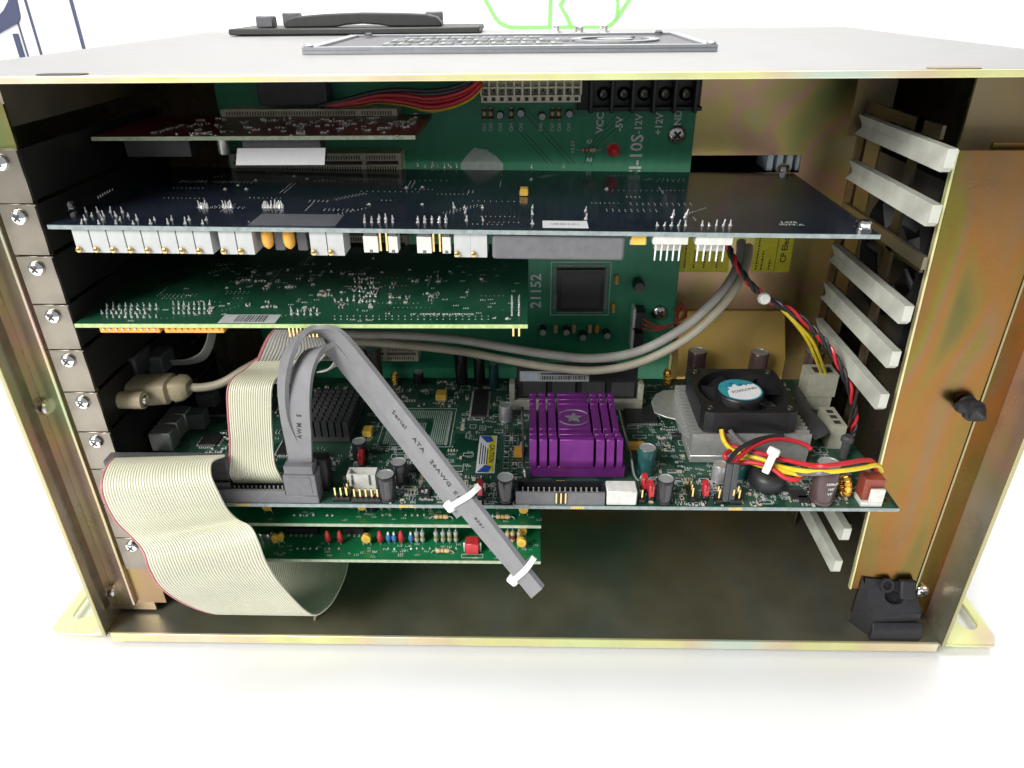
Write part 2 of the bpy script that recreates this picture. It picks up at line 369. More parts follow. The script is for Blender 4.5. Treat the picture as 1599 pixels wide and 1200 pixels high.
# ------------------------------------------------------------------ chassis
W, H, D = 441.0, 273.3, 292.0
ch = thing('computer_chassis', 'open gold chromated steel chassis of a rack computer on a white table', 'computer case', (W/2, 140, TZ))
def part(name, mat, fn, parent=ch, **k):
    q = MB(); fn(q); return q.build(name, mat, parent, **k)
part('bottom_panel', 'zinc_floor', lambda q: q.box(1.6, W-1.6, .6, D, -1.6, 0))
part('front_lip', 'zinc_pale', lambda q: q.box(4.5, W-3.5, -1.2, .4, -5.0, .7), bevel=.35, seg=2)
part('base_plate', 'plate_alu', lambda q: q.box(12, W-8, 3, D-10, TZ+.05, -4.2))
def ear(sx):
    # mounting ear with a slotted hole: outline and hole bridged as a ring
    xo = -31.5 if sx < 0 else 471; xi = 1.5 if sx < 0 else W-1.5
    hx = -20.5 if sx < 0 else 461.5; hy = 24
    n = 24; out = []; hole = []
    for k in range(n):
        a = 2*pi*k/n; cx, cy = cos(a), sin(a)
        hole.append((hx + 4.5*cx, hy + 4.5*cy + (8 if cy > 0 else -8)))
        t = min((abs(xo-hx) if (cx < 0) == (xo < hx) else abs(xi-hx))/max(abs(cx), 1e-6), 23/max(abs(cy), 1e-6))
        out.append((hx+cx*t, hy+cy*t))
    q = MB(); z0, z1 = -4.0, -1.9
    for z in (z0, z1):
        for P in (out, hole): q.v += [(x, y, z) for x, y in P]
    for k in range(n):
        k2 = (k+1) % n
        q.f += [(k, k2, n+k2, n+k), (2*n+k, 3*n+k, 3*n+k2, 2*n+k2), (k, 2*n+k, 2*n+k2, k2), (n+k, n+k2, 3*n+k2, 3*n+k)]; q.m += [0]*4
    q.box(min(xo, xi), max(xo, xi), 47, 250, z0, z1); q.build('mounting_ear', 'zinc_pale', ch, bevel=.4)
ear(-1); ear(1)
part('side_panel', 'zinc_side', lambda q: q.box(0, 1.5, 0, D, -1.8, H-1.7))
part('side_panel', 'zinc_side', lambda q: q.box(W-1.5, W, 0, D, -1.8, H-1.7))
part('side_edge', 'zinc_edge', lambda q: q.box(-.3, 1.9, -1.0, -.05, -1.8, H-2.6), bevel=.3)
part('side_edge', 'zinc_edge', lambda q: q.box(W-1.9, W+.3, -1.0, -.05, -1.8, H-2.6), bevel=.3)
part('rear_panel', 'zinc_dark', lambda q: q.box(1.6, W-1.6, D-1.5, D-.1, 0, H-1.7))
def top(q):
    q.box(-1, W+1, 1.2, D, H-1.5, H); 
part('top_panel', 'zinc_top', top)
part('top_lip', 'zinc_pale', lambda q: q.box(-1.2, W+1.2, -1.2, 1.1, H-2.5, H-.05), bevel=.4, seg=2)
for px, py in ((98, 117), (1490, 107)):
    c = U(px, py, z=H)
    q = MB(); poly = [(c.x + (6 if cos(t) > 0 else -6)+3*cos(t), c.y+3*sin(t)) for t in [2*pi*k/20 for k in range(20)]]
    q.prism(poly, lambda u, w, h: (u, w, h), H+.02, H+.25); q.build('slot_inlay', 'ink' if px < 500 else 'zinc_dark', ch)  # thin inlay on the uncut lid; its colour stands for the slot's dark depth
# inner back wall with the cut-out behind the cards
YB = 119.0
c0, c1 = U(1086, 243, y=YB), U(1256, 272, y=YB)
OX0, OX1, OZ0, OZ1 = 306, 366, c0.z-9, c0.z
def backw(q):
    q.box(72, 392, YB, YB+1.4, OZ1, H-2); q.box(72, OX0, YB, YB+1.4, 0, OZ1); q.box(OX1, 392, YB, YB+1.4, 0, OZ1); q.box(OX0, OX1, YB, YB+1.4, 0, OZ0)
part('inner_wall', 'zinc_inner', backw)
part('step_panel', 'zinc_step_lit', lambda q: q.prism([(118.8, 136), (117.5, 136), (103, 112), (103, 92), (118.8, 92)], lambda u, w, h: (h, u, w), 311, 372), bevel=.5)  # face sloped and coloured brighter to imitate light falling on it
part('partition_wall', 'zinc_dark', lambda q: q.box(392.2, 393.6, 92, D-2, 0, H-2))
# left: slot panel the brackets are screwed to
part('slot_shelf', 'zinc', lambda q: q.box(24, 39, .8, 2.2, 22, 264))
part('channel_bounce_plate', 'zinc_side', lambda q: q.box(1.6, 22.3, 15, 16.4, 2, 264))  # added plate, reflects light from the front so the channel is not black
part('slot_shelf_flange', 'zinc_side', lambda q: q.box(22.4, 23.9, -1.4, 18, 22, 264), bevel=.3)
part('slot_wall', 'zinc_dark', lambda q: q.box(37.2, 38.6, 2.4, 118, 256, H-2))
def screw(q, p, ax, r=3.0, h=1.9, m=0, md=1):
    p, ax = V(p), V(ax).normalized()
    q.lathe(p, ax, [(r*.98, 0, m), (r, h*.35, m), (r*.86, h*.75, m), (r*.5, h, m)], 16)
    t = ax.orthogonal().normalized(); w = ax.cross(t)
    R = Matrix((t, w, ax)).transposed(); q.obox(p+ax*(h+.03), r*1.0, r*.26, .12, R, md); q.obox(p+ax*(h+.05), r*.26, r*1.0, .12, R, md)
def rivet(px, py):
    p = U(px, py, x=3.0); q = MB(); q.lathe((1.5, p.y, p.z), (1, 0, 0), [(4, 0), (4, 2.5), (3.2, 3.4), (1.6, 3.5)], 20); q.build('rivet', 'steel', ch)
rivet(72, 635); rivet(178, 922)
part('seam_strip', 'bracket_steel', lambda q: q.box(1.5, 2.4, 4.5, 9, 12, 262))
def wscrew(name, p, ax, r=3.2, parent=ch):
    q = MB(); screw(q, p, ax, r, r*.6); return q.build(name, ['chrome', 'ink'], parent)
PZ = 20.32; ZS = 244.2
def bracket(i, parent, name='slot_cover', blank=True, mat='bracket_steel'):
    z = ZS-PZ*i
    q = MB(); q.box(25.2, 39.4, -.7, .5, z-15.1, z+4.9); q.box(38.6, 39.4, .55, 112, z-14.2, z+4.2, 1)  # long strip takes the shaded colour, the tab stays steel
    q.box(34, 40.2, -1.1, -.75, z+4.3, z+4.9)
    o = q.build(name, [mat, 'bracket_shade'], parent, bevel=.3)
    q = MB(); screw(q, (32.4, -.75, z), (0, -1, 0), 3.1, 2.0); q.build('screw', ['chrome', 'ink'], o); return o
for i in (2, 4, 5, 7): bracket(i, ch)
# right: gold rail, flange behind it, card guide rack
rail = part('guard_rail', 'zinc_gold', lambda q: q.prism([(385.6, 244.3), (425.4, 244.3), (425.7, 23.6), (393.6, 23.6)], lambda u, w, h: (u, h, w), 14, 15.4), bevel=.35, seg=2)
part('rail_highlight', 'zinc_edge', lambda q: q.prism([(425.5, 244.3), (426.4, 244.3), (426.7, 23.6), (425.8, 23.6)], lambda u, w, h: (u, h, w), 13.6, 15.6))  # pale strip painted in as the highlight along the right edge
part('rail_highlight', 'zinc_pale', lambda q: q.prism([(384.6, 244.3), (385.5, 244.3), (393.5, 23.6), (392.6, 23.6)], lambda u, w, h: (u, h, w), 13.8, 16))  # pale strip painted in as the highlight along the left edge
part('rail_flange', 'zinc_gold', lambda q: q.box(400, W-1.6, 18.4, 19.8, 2, 246))
part('rail_spacer', 'zinc_gold', lambda q: q.box(404, 420, 15.5, 18.3, 32, 240))
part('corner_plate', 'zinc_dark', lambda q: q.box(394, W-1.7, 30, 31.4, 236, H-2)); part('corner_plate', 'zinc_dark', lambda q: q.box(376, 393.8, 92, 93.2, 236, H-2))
GY0, GY1, GX0, GX1, GZ = 5.2, 86.5, 376.6, 380.3, 246.5
def rack(q):
    q.box(GX1+.1, GX1+1.5, 34, 40, 110, 252); q.box(GX1+.1, GX1+1.5, 84, 90, 30, 252); q.box(GX1+.1, GX1+1.5, 20, 83.95, 247, 252)
    for i in (0, 1, 2, 3, 4, 5, 8, 9): z = GZ-PZ*i+(7.4 if i > 7 else 0); q.box(GX1+.1, GX1+1.5, 9, 83.95, z-7.6, z-.6)
rk = part('guide_rack', 'zinc_rack', rack)
def guide_fn(q):
    # side view outline: flared notch at the far end, chamfered nose
    L = GY1-GY0
    q.prism([(0, 0), (0, -6.8), (1.8, -8.6), (L, -8.6), (L-6, -4.8), (L-6, -3.8), (L, 0)], lambda u, w, h: (h, u, w), 0, GX1-GX0)
    q.box(-.12, -.02, 3, L-9, -4.5, -3.9)
for i, dz in ((0, 0), (1, 0), (3, 0), (4, 0), (5, 0), (9, 7.4), (10, 7.4)):
    shared('guide', guide_fn, 'guide_plastic', 'card_guide', rk, (GX0, GY0, GZ-PZ*i+dz), bevel=.25)
g2 = part('bare_guide', 'zinc_dark', lambda q: q.box(GX0+2, GX1, GY0, GY1, GZ-2*PZ-5, GZ-2*PZ), parent=rk)
# dark side fan seen between the guides
fan = thing('case_fan', 'black case fan half hidden behind the white card guides', 'fan', (400, 50, 130))
for zc in (190,):
    q = MB()
    for k in range(24):
        a0, a1 = 2*pi*k/24, 2*pi*(k+1)/24
        def sq(a):
            m = max(abs(cos(a)), abs(sin(a))); return (56+30*cos(a)/m, zc+40*sin(a)/m)
        y0, z0 = sq(a0); y1, z1 = sq(a1); yi0, zi0 = 56+28*cos(a0), zc+28*sin(a0); yi1, zi1 = 56+28*cos(a1), zc+28*sin(a1)
        q.add([(398, y0, z0), (398, y1, z1), (398, yi1, zi1), (398, yi0, zi0), (390, y0, z0), (390, y1, z1), (390, yi1, zi1), (390, yi0, zi0)],
              [(0, 1, 2, 3), (4, 7, 6, 5), (0, 4, 5, 1), (3, 2, 6, 7)], 0)
    q.build('fan_frame', 'black_plastic', fan)
    q = MB(); q.lathe((392, 56, zc), (1, 0, 0), [(14, 0), (14, 6), (12, 7)], 20); fh = q.build('fan_hub', 'black_plastic', fan)
    for k in range(7):
        a = 2*pi*k/7; R = Matrix.Rotation(a, 3, 'X')
        q = MB(); q.obox(V((395, 56, zc))+Matrix.Rotation(a, 3, 'X') @ V((0, 20, 0)), 1.2, 13, 10, Matrix.Rotation(a, 3, 'X') @ Matrix.Rotation(.5, 3, 'Y')); q.build('fan_blade', 'dark_grey', fan)
# nameplate on the top
NX0, NX1, NY0, NY1 = 124.5, 308, 83, 182
def nplate(q):
    q.box(NX0, NX1, NY0, NY1, H+.05, H+1.6, 0)
    for a in ((NX0, NX1, NY0, NY0+5), (NX0, NX1, NY1-5, NY1)): q.box(*a, H+1.62, H+3.0, 0)
    for a in ((NX0, NX0+5, NY0+5.05, NY1-5.05), (NX1-5, NX1, NY0+5.05, NY1-5.05)): q.box(*a, H+1.62, H+3.0, 0)
    q.box(NX0+5.1, NX1-5.1, NY0+5.1, NY1-5.1, H+1.62, H+1.9, 1)
npl = part('name_plate', ['plate_alu', 'plate_dark'], nplate, bevel=.3)
rows = ((103, 14, 13, 15), (128, 13, 11, 10), (150, 10, 9, 12))
for yy, hh, nl, _ in rows:
    x = NX0+32
    for k in range(nl):
        w = 7.0 if nl > 11 else 8.2
        if random.random() < .1: x += 3
        q = MB(); q.box(x, x+1.9, yy, yy+hh, H+1.95, H+2.8)
        for j in range(random.choice((2, 3, 3))): q.box(x+2, x+w-1.4, yy+hh*(.02+.42*j), yy+hh*(.02+.42*j)+2.2, H+1.95, H+2.8)
        q.build('raised_letter', 'ash_plastic', npl); x += w
        if x > 242: break
q = MB(); c = V((268, 132, H+1.95))
for r0, r1 in ((22, 17), (9, 0.5)):
    n = 32
    for k in range(n):
        a0, a1 = 2*pi*k/n, 2*pi*(k+1)/n
        if r0 == 22 and k in (3, 4, 17): continue
        q.add([c+V((r*cos(a)*1.0, r*sin(a), h)) for h in (0, .9) for r, a in ((r0, a0), (r0, a1), (r1, a1), (r1, a0))], [(0,3,2,1),(4,5,6,7),(0,1,5,4),(1,2,6,5),(2,3,7,6),(3,0,4,7)])
q.build('plate_emblem', 'ash_plastic', npl)
for x, y in ((NX0+2.5, NY0+2.5), (NX1-2.5, NY0+2.5), (NX0+12, NY1-9), (NX1-12, NY1-9)):
    q = MB(); q.lathe((x, y, H+3.0), (0, 0, 1), [(2.2, 0), (2.2, .6), (1.2, 1.4)], 12); q.build('rivet', 'dark_grey' if y > 150 else 'plate_alu', npl)
# folding carry handle and its black seat on the top
hd = thing('carry_handle', 'black folding carry handle on a flat black seat on the chassis top', 'handle', (115, 268, H))
q = MB(); q.box(36, 194, 232, 284, H+.6, H+4.2); q.build('handle_seat', 'handle_black', hd, bevel=.8)
q = MB(); q.box(42, 188, 236, 280, H+.05, H+.55); q.build('seat_foot', 'handle_black', hd)
a0, a1 = U(446, 46, y=245), U(690, 42, y=245)
q = MB(); zt = U(560, 20, y=245).z; x0, x1 = a0.x, a1.x; xm = (x0+x1)/2
arch = [(x0, H+4.3), (x0, H+7), (x0+2, zt-3.4), (x0+8, zt-1.8), (x0+26, zt-.6), (xm, zt), (x1-24, zt-.5), (x1-9, zt-1.2), (x1-3, zt-2.8), (x1, zt-6), (x1, H+4.3), (x1-6, H+4.3), (xm+18, H+4.4), (xm+10, H+5.6), (xm, H+6.1), (xm-10, H+5.6), (xm-18, H+4.4)]
q.prism(arch, lambda u, w, h: (u, h, w), 243, 255); q.build('handle_grip', 'handle_black', hd, bevel=.9, seg=2)
for xx, yy in ((U(420, 46, y=245).x, 243), (U(462, 42, y=268).x, 264), (U(683, 40, y=268).x, 264)):
    q = MB(); q.box(xx-7, xx+4, yy, yy+9, H+4.3, H+(11 if yy < 250 else 12.2)); q.build('handle_lug', 'grey_plastic', hd, bevel=.8)
for px, py in ((868, 52), (905, 54), (943, 52)):
    p = U(px, py, z=H); q = MB(); q.lathe(p, (0, 0, 1), [(3.6, 0), (3.6, 1.2), (2.4, 1.3), (2.4, 4.2), (1.6, 4.8)], 6); q.build('hex_stud', 'chrome', ch)
# black rubber catch in the lower right corner, push plug on the rail
p0, p1 = U(1369, 985, z=0), U(1440, 985, z=0)
ct = thing('rubber_catch', 'black rubber catch with a hole in the lower right corner of the case', 'catch', (p0.x+12, 22, 0))
x0, x1 = 404.5, 429
TLc, TRc, BLc, BRc = U(1348, 903, y=13), U(1428, 912, y=13.2), U(1366, 966, y=4.2), U(1440, 958, y=5.2)
NR = (TRc-BLc).cross(TLc-BRc).normalized(); NR = NR if NR.y < 0 else -NR
def sl(u, w, d=0):   # point on the sloping face: u across, w up the slope from 0 to 1, d sunk below it
    return BLc.lerp(BRc, u).lerp(TLc.lerp(TRc, u), w)-NR*d
q = MB(); n = 24; ho = []; ou = []
for k in range(n):
    a = 2*pi*k/n; cx, cy = cos(a), sin(a); hu, hw = .52, .52
    ho.append((hu+.19*cx, hw+.2*cy)); t = min((1-hu if cx > 0 else hu)/max(abs(cx), 1e-6), (1-hw if cy > 0 else hw)/max(abs(cy), 1e-6)); ou.append((hu+cx*t, hw+cy*t))
q.v += [tuple(sl(*p)) for p in ou] + [tuple(sl(*p)) for p in ho] + [tuple(sl(*p, 5)) for p in ho]
for k in range(n):
    k2 = (k+1) % n; q.f += [(k, k2, n+k2, n+k), (n+k, n+k2, 2*n+k2, 2*n+k)]; q.m += [0, 0]
q.f.append(tuple(range(2*n, 3*n))); q.m.append(0)
L0, L1, R0, R1 = sl(0, 0), sl(0, 1), sl(1, 0), sl(1, 1); 
q.add([L0, L1, (L1.x, 13.8, L1.z), (L1.x, 13.8, .1), (L0.x, L0.y, .1)], [(0, 1, 2, 3, 4)]); q.add([R0, R1, (R1.x, 13.8, R1.z), (R1.x, 13.8, .1), (R0.x, R0.y, .1)], [(0, 1, 2, 3, 4)])
q.add([L1, R1, (R1.x, 13.8, R1.z), (L1.x, 13.8, L1.z)], [(0, 1, 2, 3)]); q.add([L0, R0, (R0.x, R0.y, .1), (L0.x, L0.y, .1)], [(0, 1, 2, 3)])
q.build('catch_body', 'black_rubber', ct)
q = MB(); q.prism([(1.2, .1), (1.2, 7.4), (2.2, 9.4), (4.0, 10.6), (4.0, .1)], lambda u, w, h: (h, u, w), L0.x-.8, R0.x+1.2); q.build('catch_lip', 'black_rubber', ct, bevel=.5, seg=2)
q = MB(); Rm = Matrix.Rotation(-1.2, 3, 'X'); q.obox(sl(.80, .82, -1.4), 8, 10, 4, Matrix.Rotation(1.15, 3, 'X')); q.build('catch_ear', 'black_rubber', ct, bevel=1, seg=2)
q = MB(); q.lathe(sl(.42, .88, 0), NR, [(3.6, 0), (3.6, 2.0), (2.2, 2.0), (2.0, .2)], 16, caps=False); q.build('catch_ring', 'black_rubber', ct)
pp = U(1522, 645, y=6)
pl = thing('push_plug', 'ribbed black plastic push plug stuck on the gold rail', 'plug', (pp.x, 8.5, pp.z))
q = MB(); q.lathe((pp.x, 13.9, pp.z), (0.25, -1, -.1), [(4.6, 0), (4.6, 1.4), (3.2, 1.8), (3.2, 4), (5.0, 4.4), (5.0, 6.4), (3.8, 6.8), (3.8, 8.4), (2.2, 10), (1.4, 11.5)], 18); q.build('plug_body', 'black_rubber', pl)
q = MB(); q.lathe((pp.x-2.5, 9.5, pp.z+1), (-1, -.35, .15), [(3.0, 0), (3.0, 2), (2.2, 4), (1.4, 5)], 14); q.build('plug_tip', 'black_rubber', pl)
wscrew('corner_screw', U(1438, 922, y=18.3) , (0, -1, 0), 4.2)

# ------------------------------------------------------------------ shared electronic pieces
def cap(parent, x, y, z, r, h, sleeve='cap_black', topm='cap_top', name='capacitor'):
    def fn(q): q.lathe((0, 0, 0), (0, 0, 1), [(r*.9, 0, 0), (r, .5, 0), (r, h*.08, 0), (r*.95, h*.11, 0), (r, h*.15, 0), (r, h-.8, 0), (r*.9, h-.15, 0), (r*.82, h-.1, 1), (r*.8, h-.35, 1)], 18)
    o = shared(('cap', r, h, sleeve, topm), fn, [sleeve, topm], name, parent, (x, y, z)); return o
def capstripe(parent, o, x, y, z, r, h, mat='paper_grey', ang=-1.9, w=.32):
    q = MB(); R = r+.06; P = []
    for k in range(6):
        a = ang-w/2+w*k/5; P.append((x+R*cos(a), y+R*sin(a)))
    for k in range(5): q.add([(*P[k], z+h*.22), (*P[k+1], z+h*.22), (*P[k+1], z+h*.88), (*P[k], z+h*.88)], [(0, 1, 2, 3)])
    q.build('cap_stripe', mat, o)
def pins(q, x, y, z, nx, ny, pitch=2.54, h=7, m=0, mb=1, w=.32, base=True):
    for i in range(nx):
        for j in range(ny):
            X, Y = x+i*pitch, y+j*pitch; q.box(X-w, X+w, Y-w, Y+w, z+(2.3 if base else 0), z+h, m)
            if base: q.box(X-pitch*.47, X+pitch*.47, Y-pitch*.47, Y+pitch*.47, z, z+2.3, mb)
def header(parent, x, y, z, nx, ny, h=7.5, name='pin_header'):
    q = MB(); pins(q, x, y, z, nx, ny, h=h); return q.build(name, ['gold', 'black_plastic'], parent)
def shroud(parent, x0, x1, y0, y1, z, h=8.5, nx=20, mat='black_plastic', front='grey_plastic'):
    q = MB(); t = 1.0
    q.box(x0, x1, y0, y0+t, z, z+h, 1); q.box(x0, x1, y1-t, y1, z, z+h, 0); q.box(x0, x0+t, y0+t+.02, y1-t-.02, z, z+h, 0); q.box(x1-t, x1, y0+t+.02, y1-t-.02, z, z+h, 0)
    q.box(x0+t, x1-t, y0+t+.02, y1-t-.02, z, z+1.6, 0)
    dx = (x1-x0-6)/(nx-1)
    for i in range(nx):
        for yy in ((y0+y1)/2-1.27, (y0+y1)/2+1.27): X = x0+3+i*dx; q.box(X-.3, X+.3, yy-.3, yy+.3, z+1.6, z+h-1.5, 2)
    return q.build('box_header', [mat, front, 'solder'], parent)
def jumper(parent, x, y, z, n=1):
    q = MB(); q.box(x-1.25, x+1.25, y-2.5, y+2.5, z+.05, z+2.2, 1); q.box(x-1.2, x+1.2, y-2.4, y+2.4, z+2.3, z+8.2, 0); q.box(x-.45, x+.45, y-2.46, y-1.5, z+5.2, z+8.3, 1)
    return q.build('jumper', ['red_plastic', 'black_plastic'], parent, bevel=.25)
def tantalum(parent, x, y, z, sx=6, sy=3.4, h=3, mat='orange_cap', rz=0):
    def fn(q): q.box(-sx/2, sx/2, -sy/2, sy/2, .2, h, 0); q.box(-sx/2-.35, -sx/2-.02, -sy*.35, sy*.35, 0, h*.6, 1); q.box(sx/2+.02, sx/2+.35, -sy*.35, sy*.35, 0, h*.6, 1)
    return shared(('tant', sx, sy, h, mat), fn, [mat, 'solder'], 'tantalum_capacitor', parent, (x, y, z), rz, bevel=.2)
def chip(parent, x0, x1, y0, y1, z, h=1.4, legs=True, pitch=1.0, mat='chip', name='chip'):
    q = MB(); q.box(x0, x1, y0, y1, z+.25, z+h, 0); w = pitch*.22
    if legs:
        k = x0+pitch
        while k < x1-pitch*.5: q.box(k-w, k+w, y0-1.2, y0-.02, z+.02, z+.5, 1); q.box(k-w, k+w, y1+.02, y1+1.2, z+.02, z+.5, 1); k += pitch
        k = y0+pitch
        while legs == 4 and k < y1-pitch*.5: q.box(x0-1.2, x0-.02, k-w, k+w, z+.02, z+.5, 1); q.box(x1+.02, x1+1.2, k-w, k+w, z+.02, z+.5, 1); k += pitch
    return q.build(name, [mat, 'solder'], parent)
def resistor_lying(parent, x, y, z, L=6.5, r=1.2, body='resistor', along=(1, 0, 0), name='resistor'):
    def fn(q):
        a = V(along); q.lathe(a*(-L/2)+V((0, 0, r+.3)), a, [(r*.75, 0, 0), (r*1.02, L*.1, 0), (r*.95, L*.22, 0), (r*.84, L*.3, 0), (r*.84, L*.36, 1), (r*.84, L*.42, 0), (r*.84, L*.5, 2), (r*.84, L*.56, 0), (r*.84, L*.62, 1), (r*.86, L*.7, 0), (r*1.02, L*.84, 0), (r*.75, L, 0)], 10)
        for s in (-1, 1): q.tube([a*(s*L/2)+V((0, 0, r+.3)), a*(s*(L/2+1.4))+V((0, 0, r+.2)), a*(s*(L/2+2.2))+V((0, 0, .1))], .28, 5, 3, 2)
    return shared(('res', L, r, body, along), fn, [body, 'band', 'yellow_cap', 'solder'], name, parent, (x, y, z))
def resistor_up(parent, x, y, z, h=6, r=1.15, body='resistor_green', end='resistor'):
    def fn(q):
        q.lathe((0, 0, 1.2), (0, 0, 1), [(r*.7, 0, 1), (r, .5, 1), (r*.95, h*.25, 1), (r*.8, h*.34, 0), (r*.8, h*.44, 0), (r*.8, h*.5, 2), (r*.8, h*.56, 0), (r*.82, h*.66, 0), (r, h*.8, 1), (r*.7, h, 1)], 10)
        q.tube([(0, 0, h+1.2), (0, .6, h+2), (0, 1.8, h+1.6), (0, 2.2, 0)], .26, 5, 3, 2); q.cyl((0, 0, 0), (0, 0, 1.3), .3, 5, 3)
    return shared(('resu', h, r, body, end), fn, [body, end, 'band', 'solder'], 'resistor', parent, (x, y, z))
def disc_cap(parent, x, y, z, w=4.5, h=5, t=2.2, mat='yellow_cap', name='ceramic_capacitor'):
    def fn(q):
        n = 14; P = [(w/2*cos(2*pi*k/n), h/2*sin(2*pi*k/n)+h/2+2) for k in range(n)]
        q.prism(P, lambda u, v, d: (u, d, v), -t/2, t/2, 0)
        for s in (-1, 1): q.tube([(s*w*.25, 0, 2.6), (s*w*.4, 0, 1.2), (s*w*.4, 0, 0)], .28, 5, 1, 2)
    return shared(('disc', w, h, t, mat), fn, [mat, 'solder'], name, parent, (x, y, z), bevel=.4)
def coil(parent, x, y, z, R=5, r=1.8, core='yellow_cap', wire='copper_wire', upright=True):
    q = MB(); n = 20
    c = V((x, y, z+R+r if upright else z+r+.4))
    def P(a, rr): return c+(V((0, cos(a)*rr, sin(a)*rr)) if upright else V((cos(a)*rr, sin(a)*rr, 0)))
    q.tube([P(2*pi*k/n, R) for k in range(n+1)], r, 8, 0, 1)
    ax = V((1, 0, 0)) if upright else V((0, 0, 1))
    for k in range(12):
        a = 2*pi*k/12; rad = (P(a, 1)-c); q.tube([P(a, R)+(rad*cos(t)+ax*sin(t))*(r+.25) for t in [2*pi*j/8 for j in range(9)]], .35, 5, 1, 1)
    return q.build('toroid_coil', [core, wire], parent)
def blobs(parent, pts, z, r=.55, h=1.2, name='solder_joints', mat='solder', n=5, up=1):
    q = MB()
    rb = random.Random(len(pts))
    for x, y in pts:
        k, e = rb.uniform(.6, 1.25), rb.uniform(.8, 1.2)
        q.lathe((x, y, z), (rb.uniform(-.25, .25), rb.uniform(-.25, .25), up), [(r*e, -.1), (r*.85*e, h*.18*k), (r*.45, h*.4*k), (r*.34, h*.95*k), (r*.15, h*k)], n)
    o = q.build(name, mat, parent); o['kind'] = 'stuff'; return o
def smd(parent, region, z, n, seed=1, name='surface_mount_parts', avoid=(), mats=('chip', 'solder', 'resistor', 'paper_grey'), grid=1.27, up=1):
    rnd = random.Random(seed); q = MB(); x0, x1, y0, y1 = region
    for _ in range(n):
        cx = round(rnd.uniform(x0, x1)/grid)*grid; cy = round(rnd.uniform(y0, y1)/grid)*grid; horiz = rnd.random() < .5; cnt = rnd.choice((1, 1, 2, 3, 4, 6))
        for k in range(cnt):
            X = cx+(0 if horiz else k*grid*1.1); Y = cy+(k*grid*1.1 if horiz else 0)
            if X > x1 or Y > y1 or any(a <= X <= b and c <= Y <= d for a, b, c, d in avoid): continue
            L, w, h = rnd.choice(((1.6, .8, .5), (2, 1.2, .6), (1, .5, .35))); sx, sy = (L, w) if horiz else (w, L)
            m = rnd.choice((0, 0, 2, 3)); za, zb = (z, z+h) if up > 0 else (z-h, z)
            e = .22
            if horiz:
                q.box(X-sx/2+e*L, X+sx/2-e*L, Y-sy/2, Y+sy/2, za, zb, m); q.box(X-sx/2, X-sx/2+e*L, Y-sy/2, Y+sy/2, za, zb-.03, 1); q.box(X+sx/2-e*L, X+sx/2, Y-sy/2, Y+sy/2, za, zb-.03, 1)
            else:
                q.box(X-sx/2, X+sx/2, Y-sy/2+e*L, Y+sy/2-e*L, za, zb, m); q.box(X-sx/2, X+sx/2, Y-sy/2, Y-sy/2+e*L, za, zb-.03, 1); q.box(X-sx/2, X+sx/2, Y+sy/2-e*L, Y+sy/2, za, zb-.03, 1)
    o = q.build(name, list(mats), parent); o['kind'] = 'stuff'; return o
def viarows(n, region, seed):
    rv = random.Random(seed); x0, x1, y0, y1 = region; out = []
    for _ in range(n):
        x, y = rv.uniform(x0, x1), rv.uniform(y0, y1); dx, dy = rv.choice(((1.9, 0), (1.9, 0), (0, 1.9), (1.3, 1.3), (2.54, 0))); rows = rv.choice((1, 1, 2))
        for k in range(rv.randint(3, 11)):
            for j in range(rows):
                X, Y = x+dx*k-(dy*j), y+dy*k+(dx*j if dx else 0)
                if x0 < X < x1 and y0 < Y < y1: out.append((X, Y))
    return out
def silkmarks(parent, rects, z, w=.22, name='printed_outlines', mat='silk', extra=()):
    q = MB(); h = .05
    for x0, x1, y0, y1 in rects:
        q.box(x0, x1, y0, y0+w, z, z+h); q.box(x0, x1, y1-w, y1, z, z+h); q.box(x0, x0+w, y0+w, y1-w, z, z+h); q.box(x1-w, x1, y0+w, y1-w, z, z+h)
    for x0, x1, y0, y1 in extra: q.box(x0, x1, y0, y1, z, z+h)
    o = q.build(name, mat, parent); o['kind'] = 'stuff'; return o
def silkscatter(region, n, seed, avoid=()):
    """short printed reference marks"""
    rnd = random.Random(seed); out = []; x0, x1, y0, y1 = region
    for _ in range(n):
        x, y = rnd.uniform(x0, x1), rnd.uniform(y0, y1)
        if any(a <= x <= b and c <= y <= d for a, b, c, d in avoid): continue
        for k in range(rnd.choice((2, 3, 3))):
            out.append((x+k*.9, x+k*.9+.5, y, y+.25))
            if rnd.random() < .7: out.append((x+k*.9, x+k*.9+.16, y+.25, y+1.0))
            if rnd.random() < .6: out.append((x+k*.9, x+k*.9+.5, y+.9, y+1.1))
    return out

# ------------------------------------------------------------------ backplane
BY = 112.0
bp_ = thing('backplane', 'bright green passive backplane standing upright behind all the cards', 'circuit board', (180, BY+1, 20))
part('board', 'pcb_back', lambda q: q.box(70, 308, BY, BY+1.6, 18, 264), parent=bp_)
def B(px, py, off=0): return U(px, py, y=BY-off)
ZX, XU, XN = (0, 0, 1), (-1, 0, 0), (0, -1, 0)
# white power socket: 12 ways
a, c = U(751, 126, y=100), U(907, 160, y=100)
def pw(q):
    n = 12; w = (c.x-a.x)/n; z1, z0 = a.z, c.z
    q.box(a.x, c.x, 104, BY-.1, z0, z1, 0); q.box(a.x, c.x, 100, 103.9, z0, z0+3.2, 0)
    for k in range(n+1):
        X = a.x+k*w; q.box(X-.45, X+.45, 100, 103.95, z0+3.25, z1, 0)
    q.box(a.x+.5, c.x-.5, 100.2, 103.9, (z0+z1)/2+1.2, (z0+z1)/2+2.0, 0)
    for k in range(n):
        X = a.x+(k+.5)*w; q.box(X-.9, X+.9, 99.93, 100.1, z0+.7, z0+2.4, 1); q.box(X-.5, X+.5, 101, 103.95, z0+4.2, z0+6, 1)
part('power_socket', ['ivory_plastic', 'ink'], pw, parent=bp_)
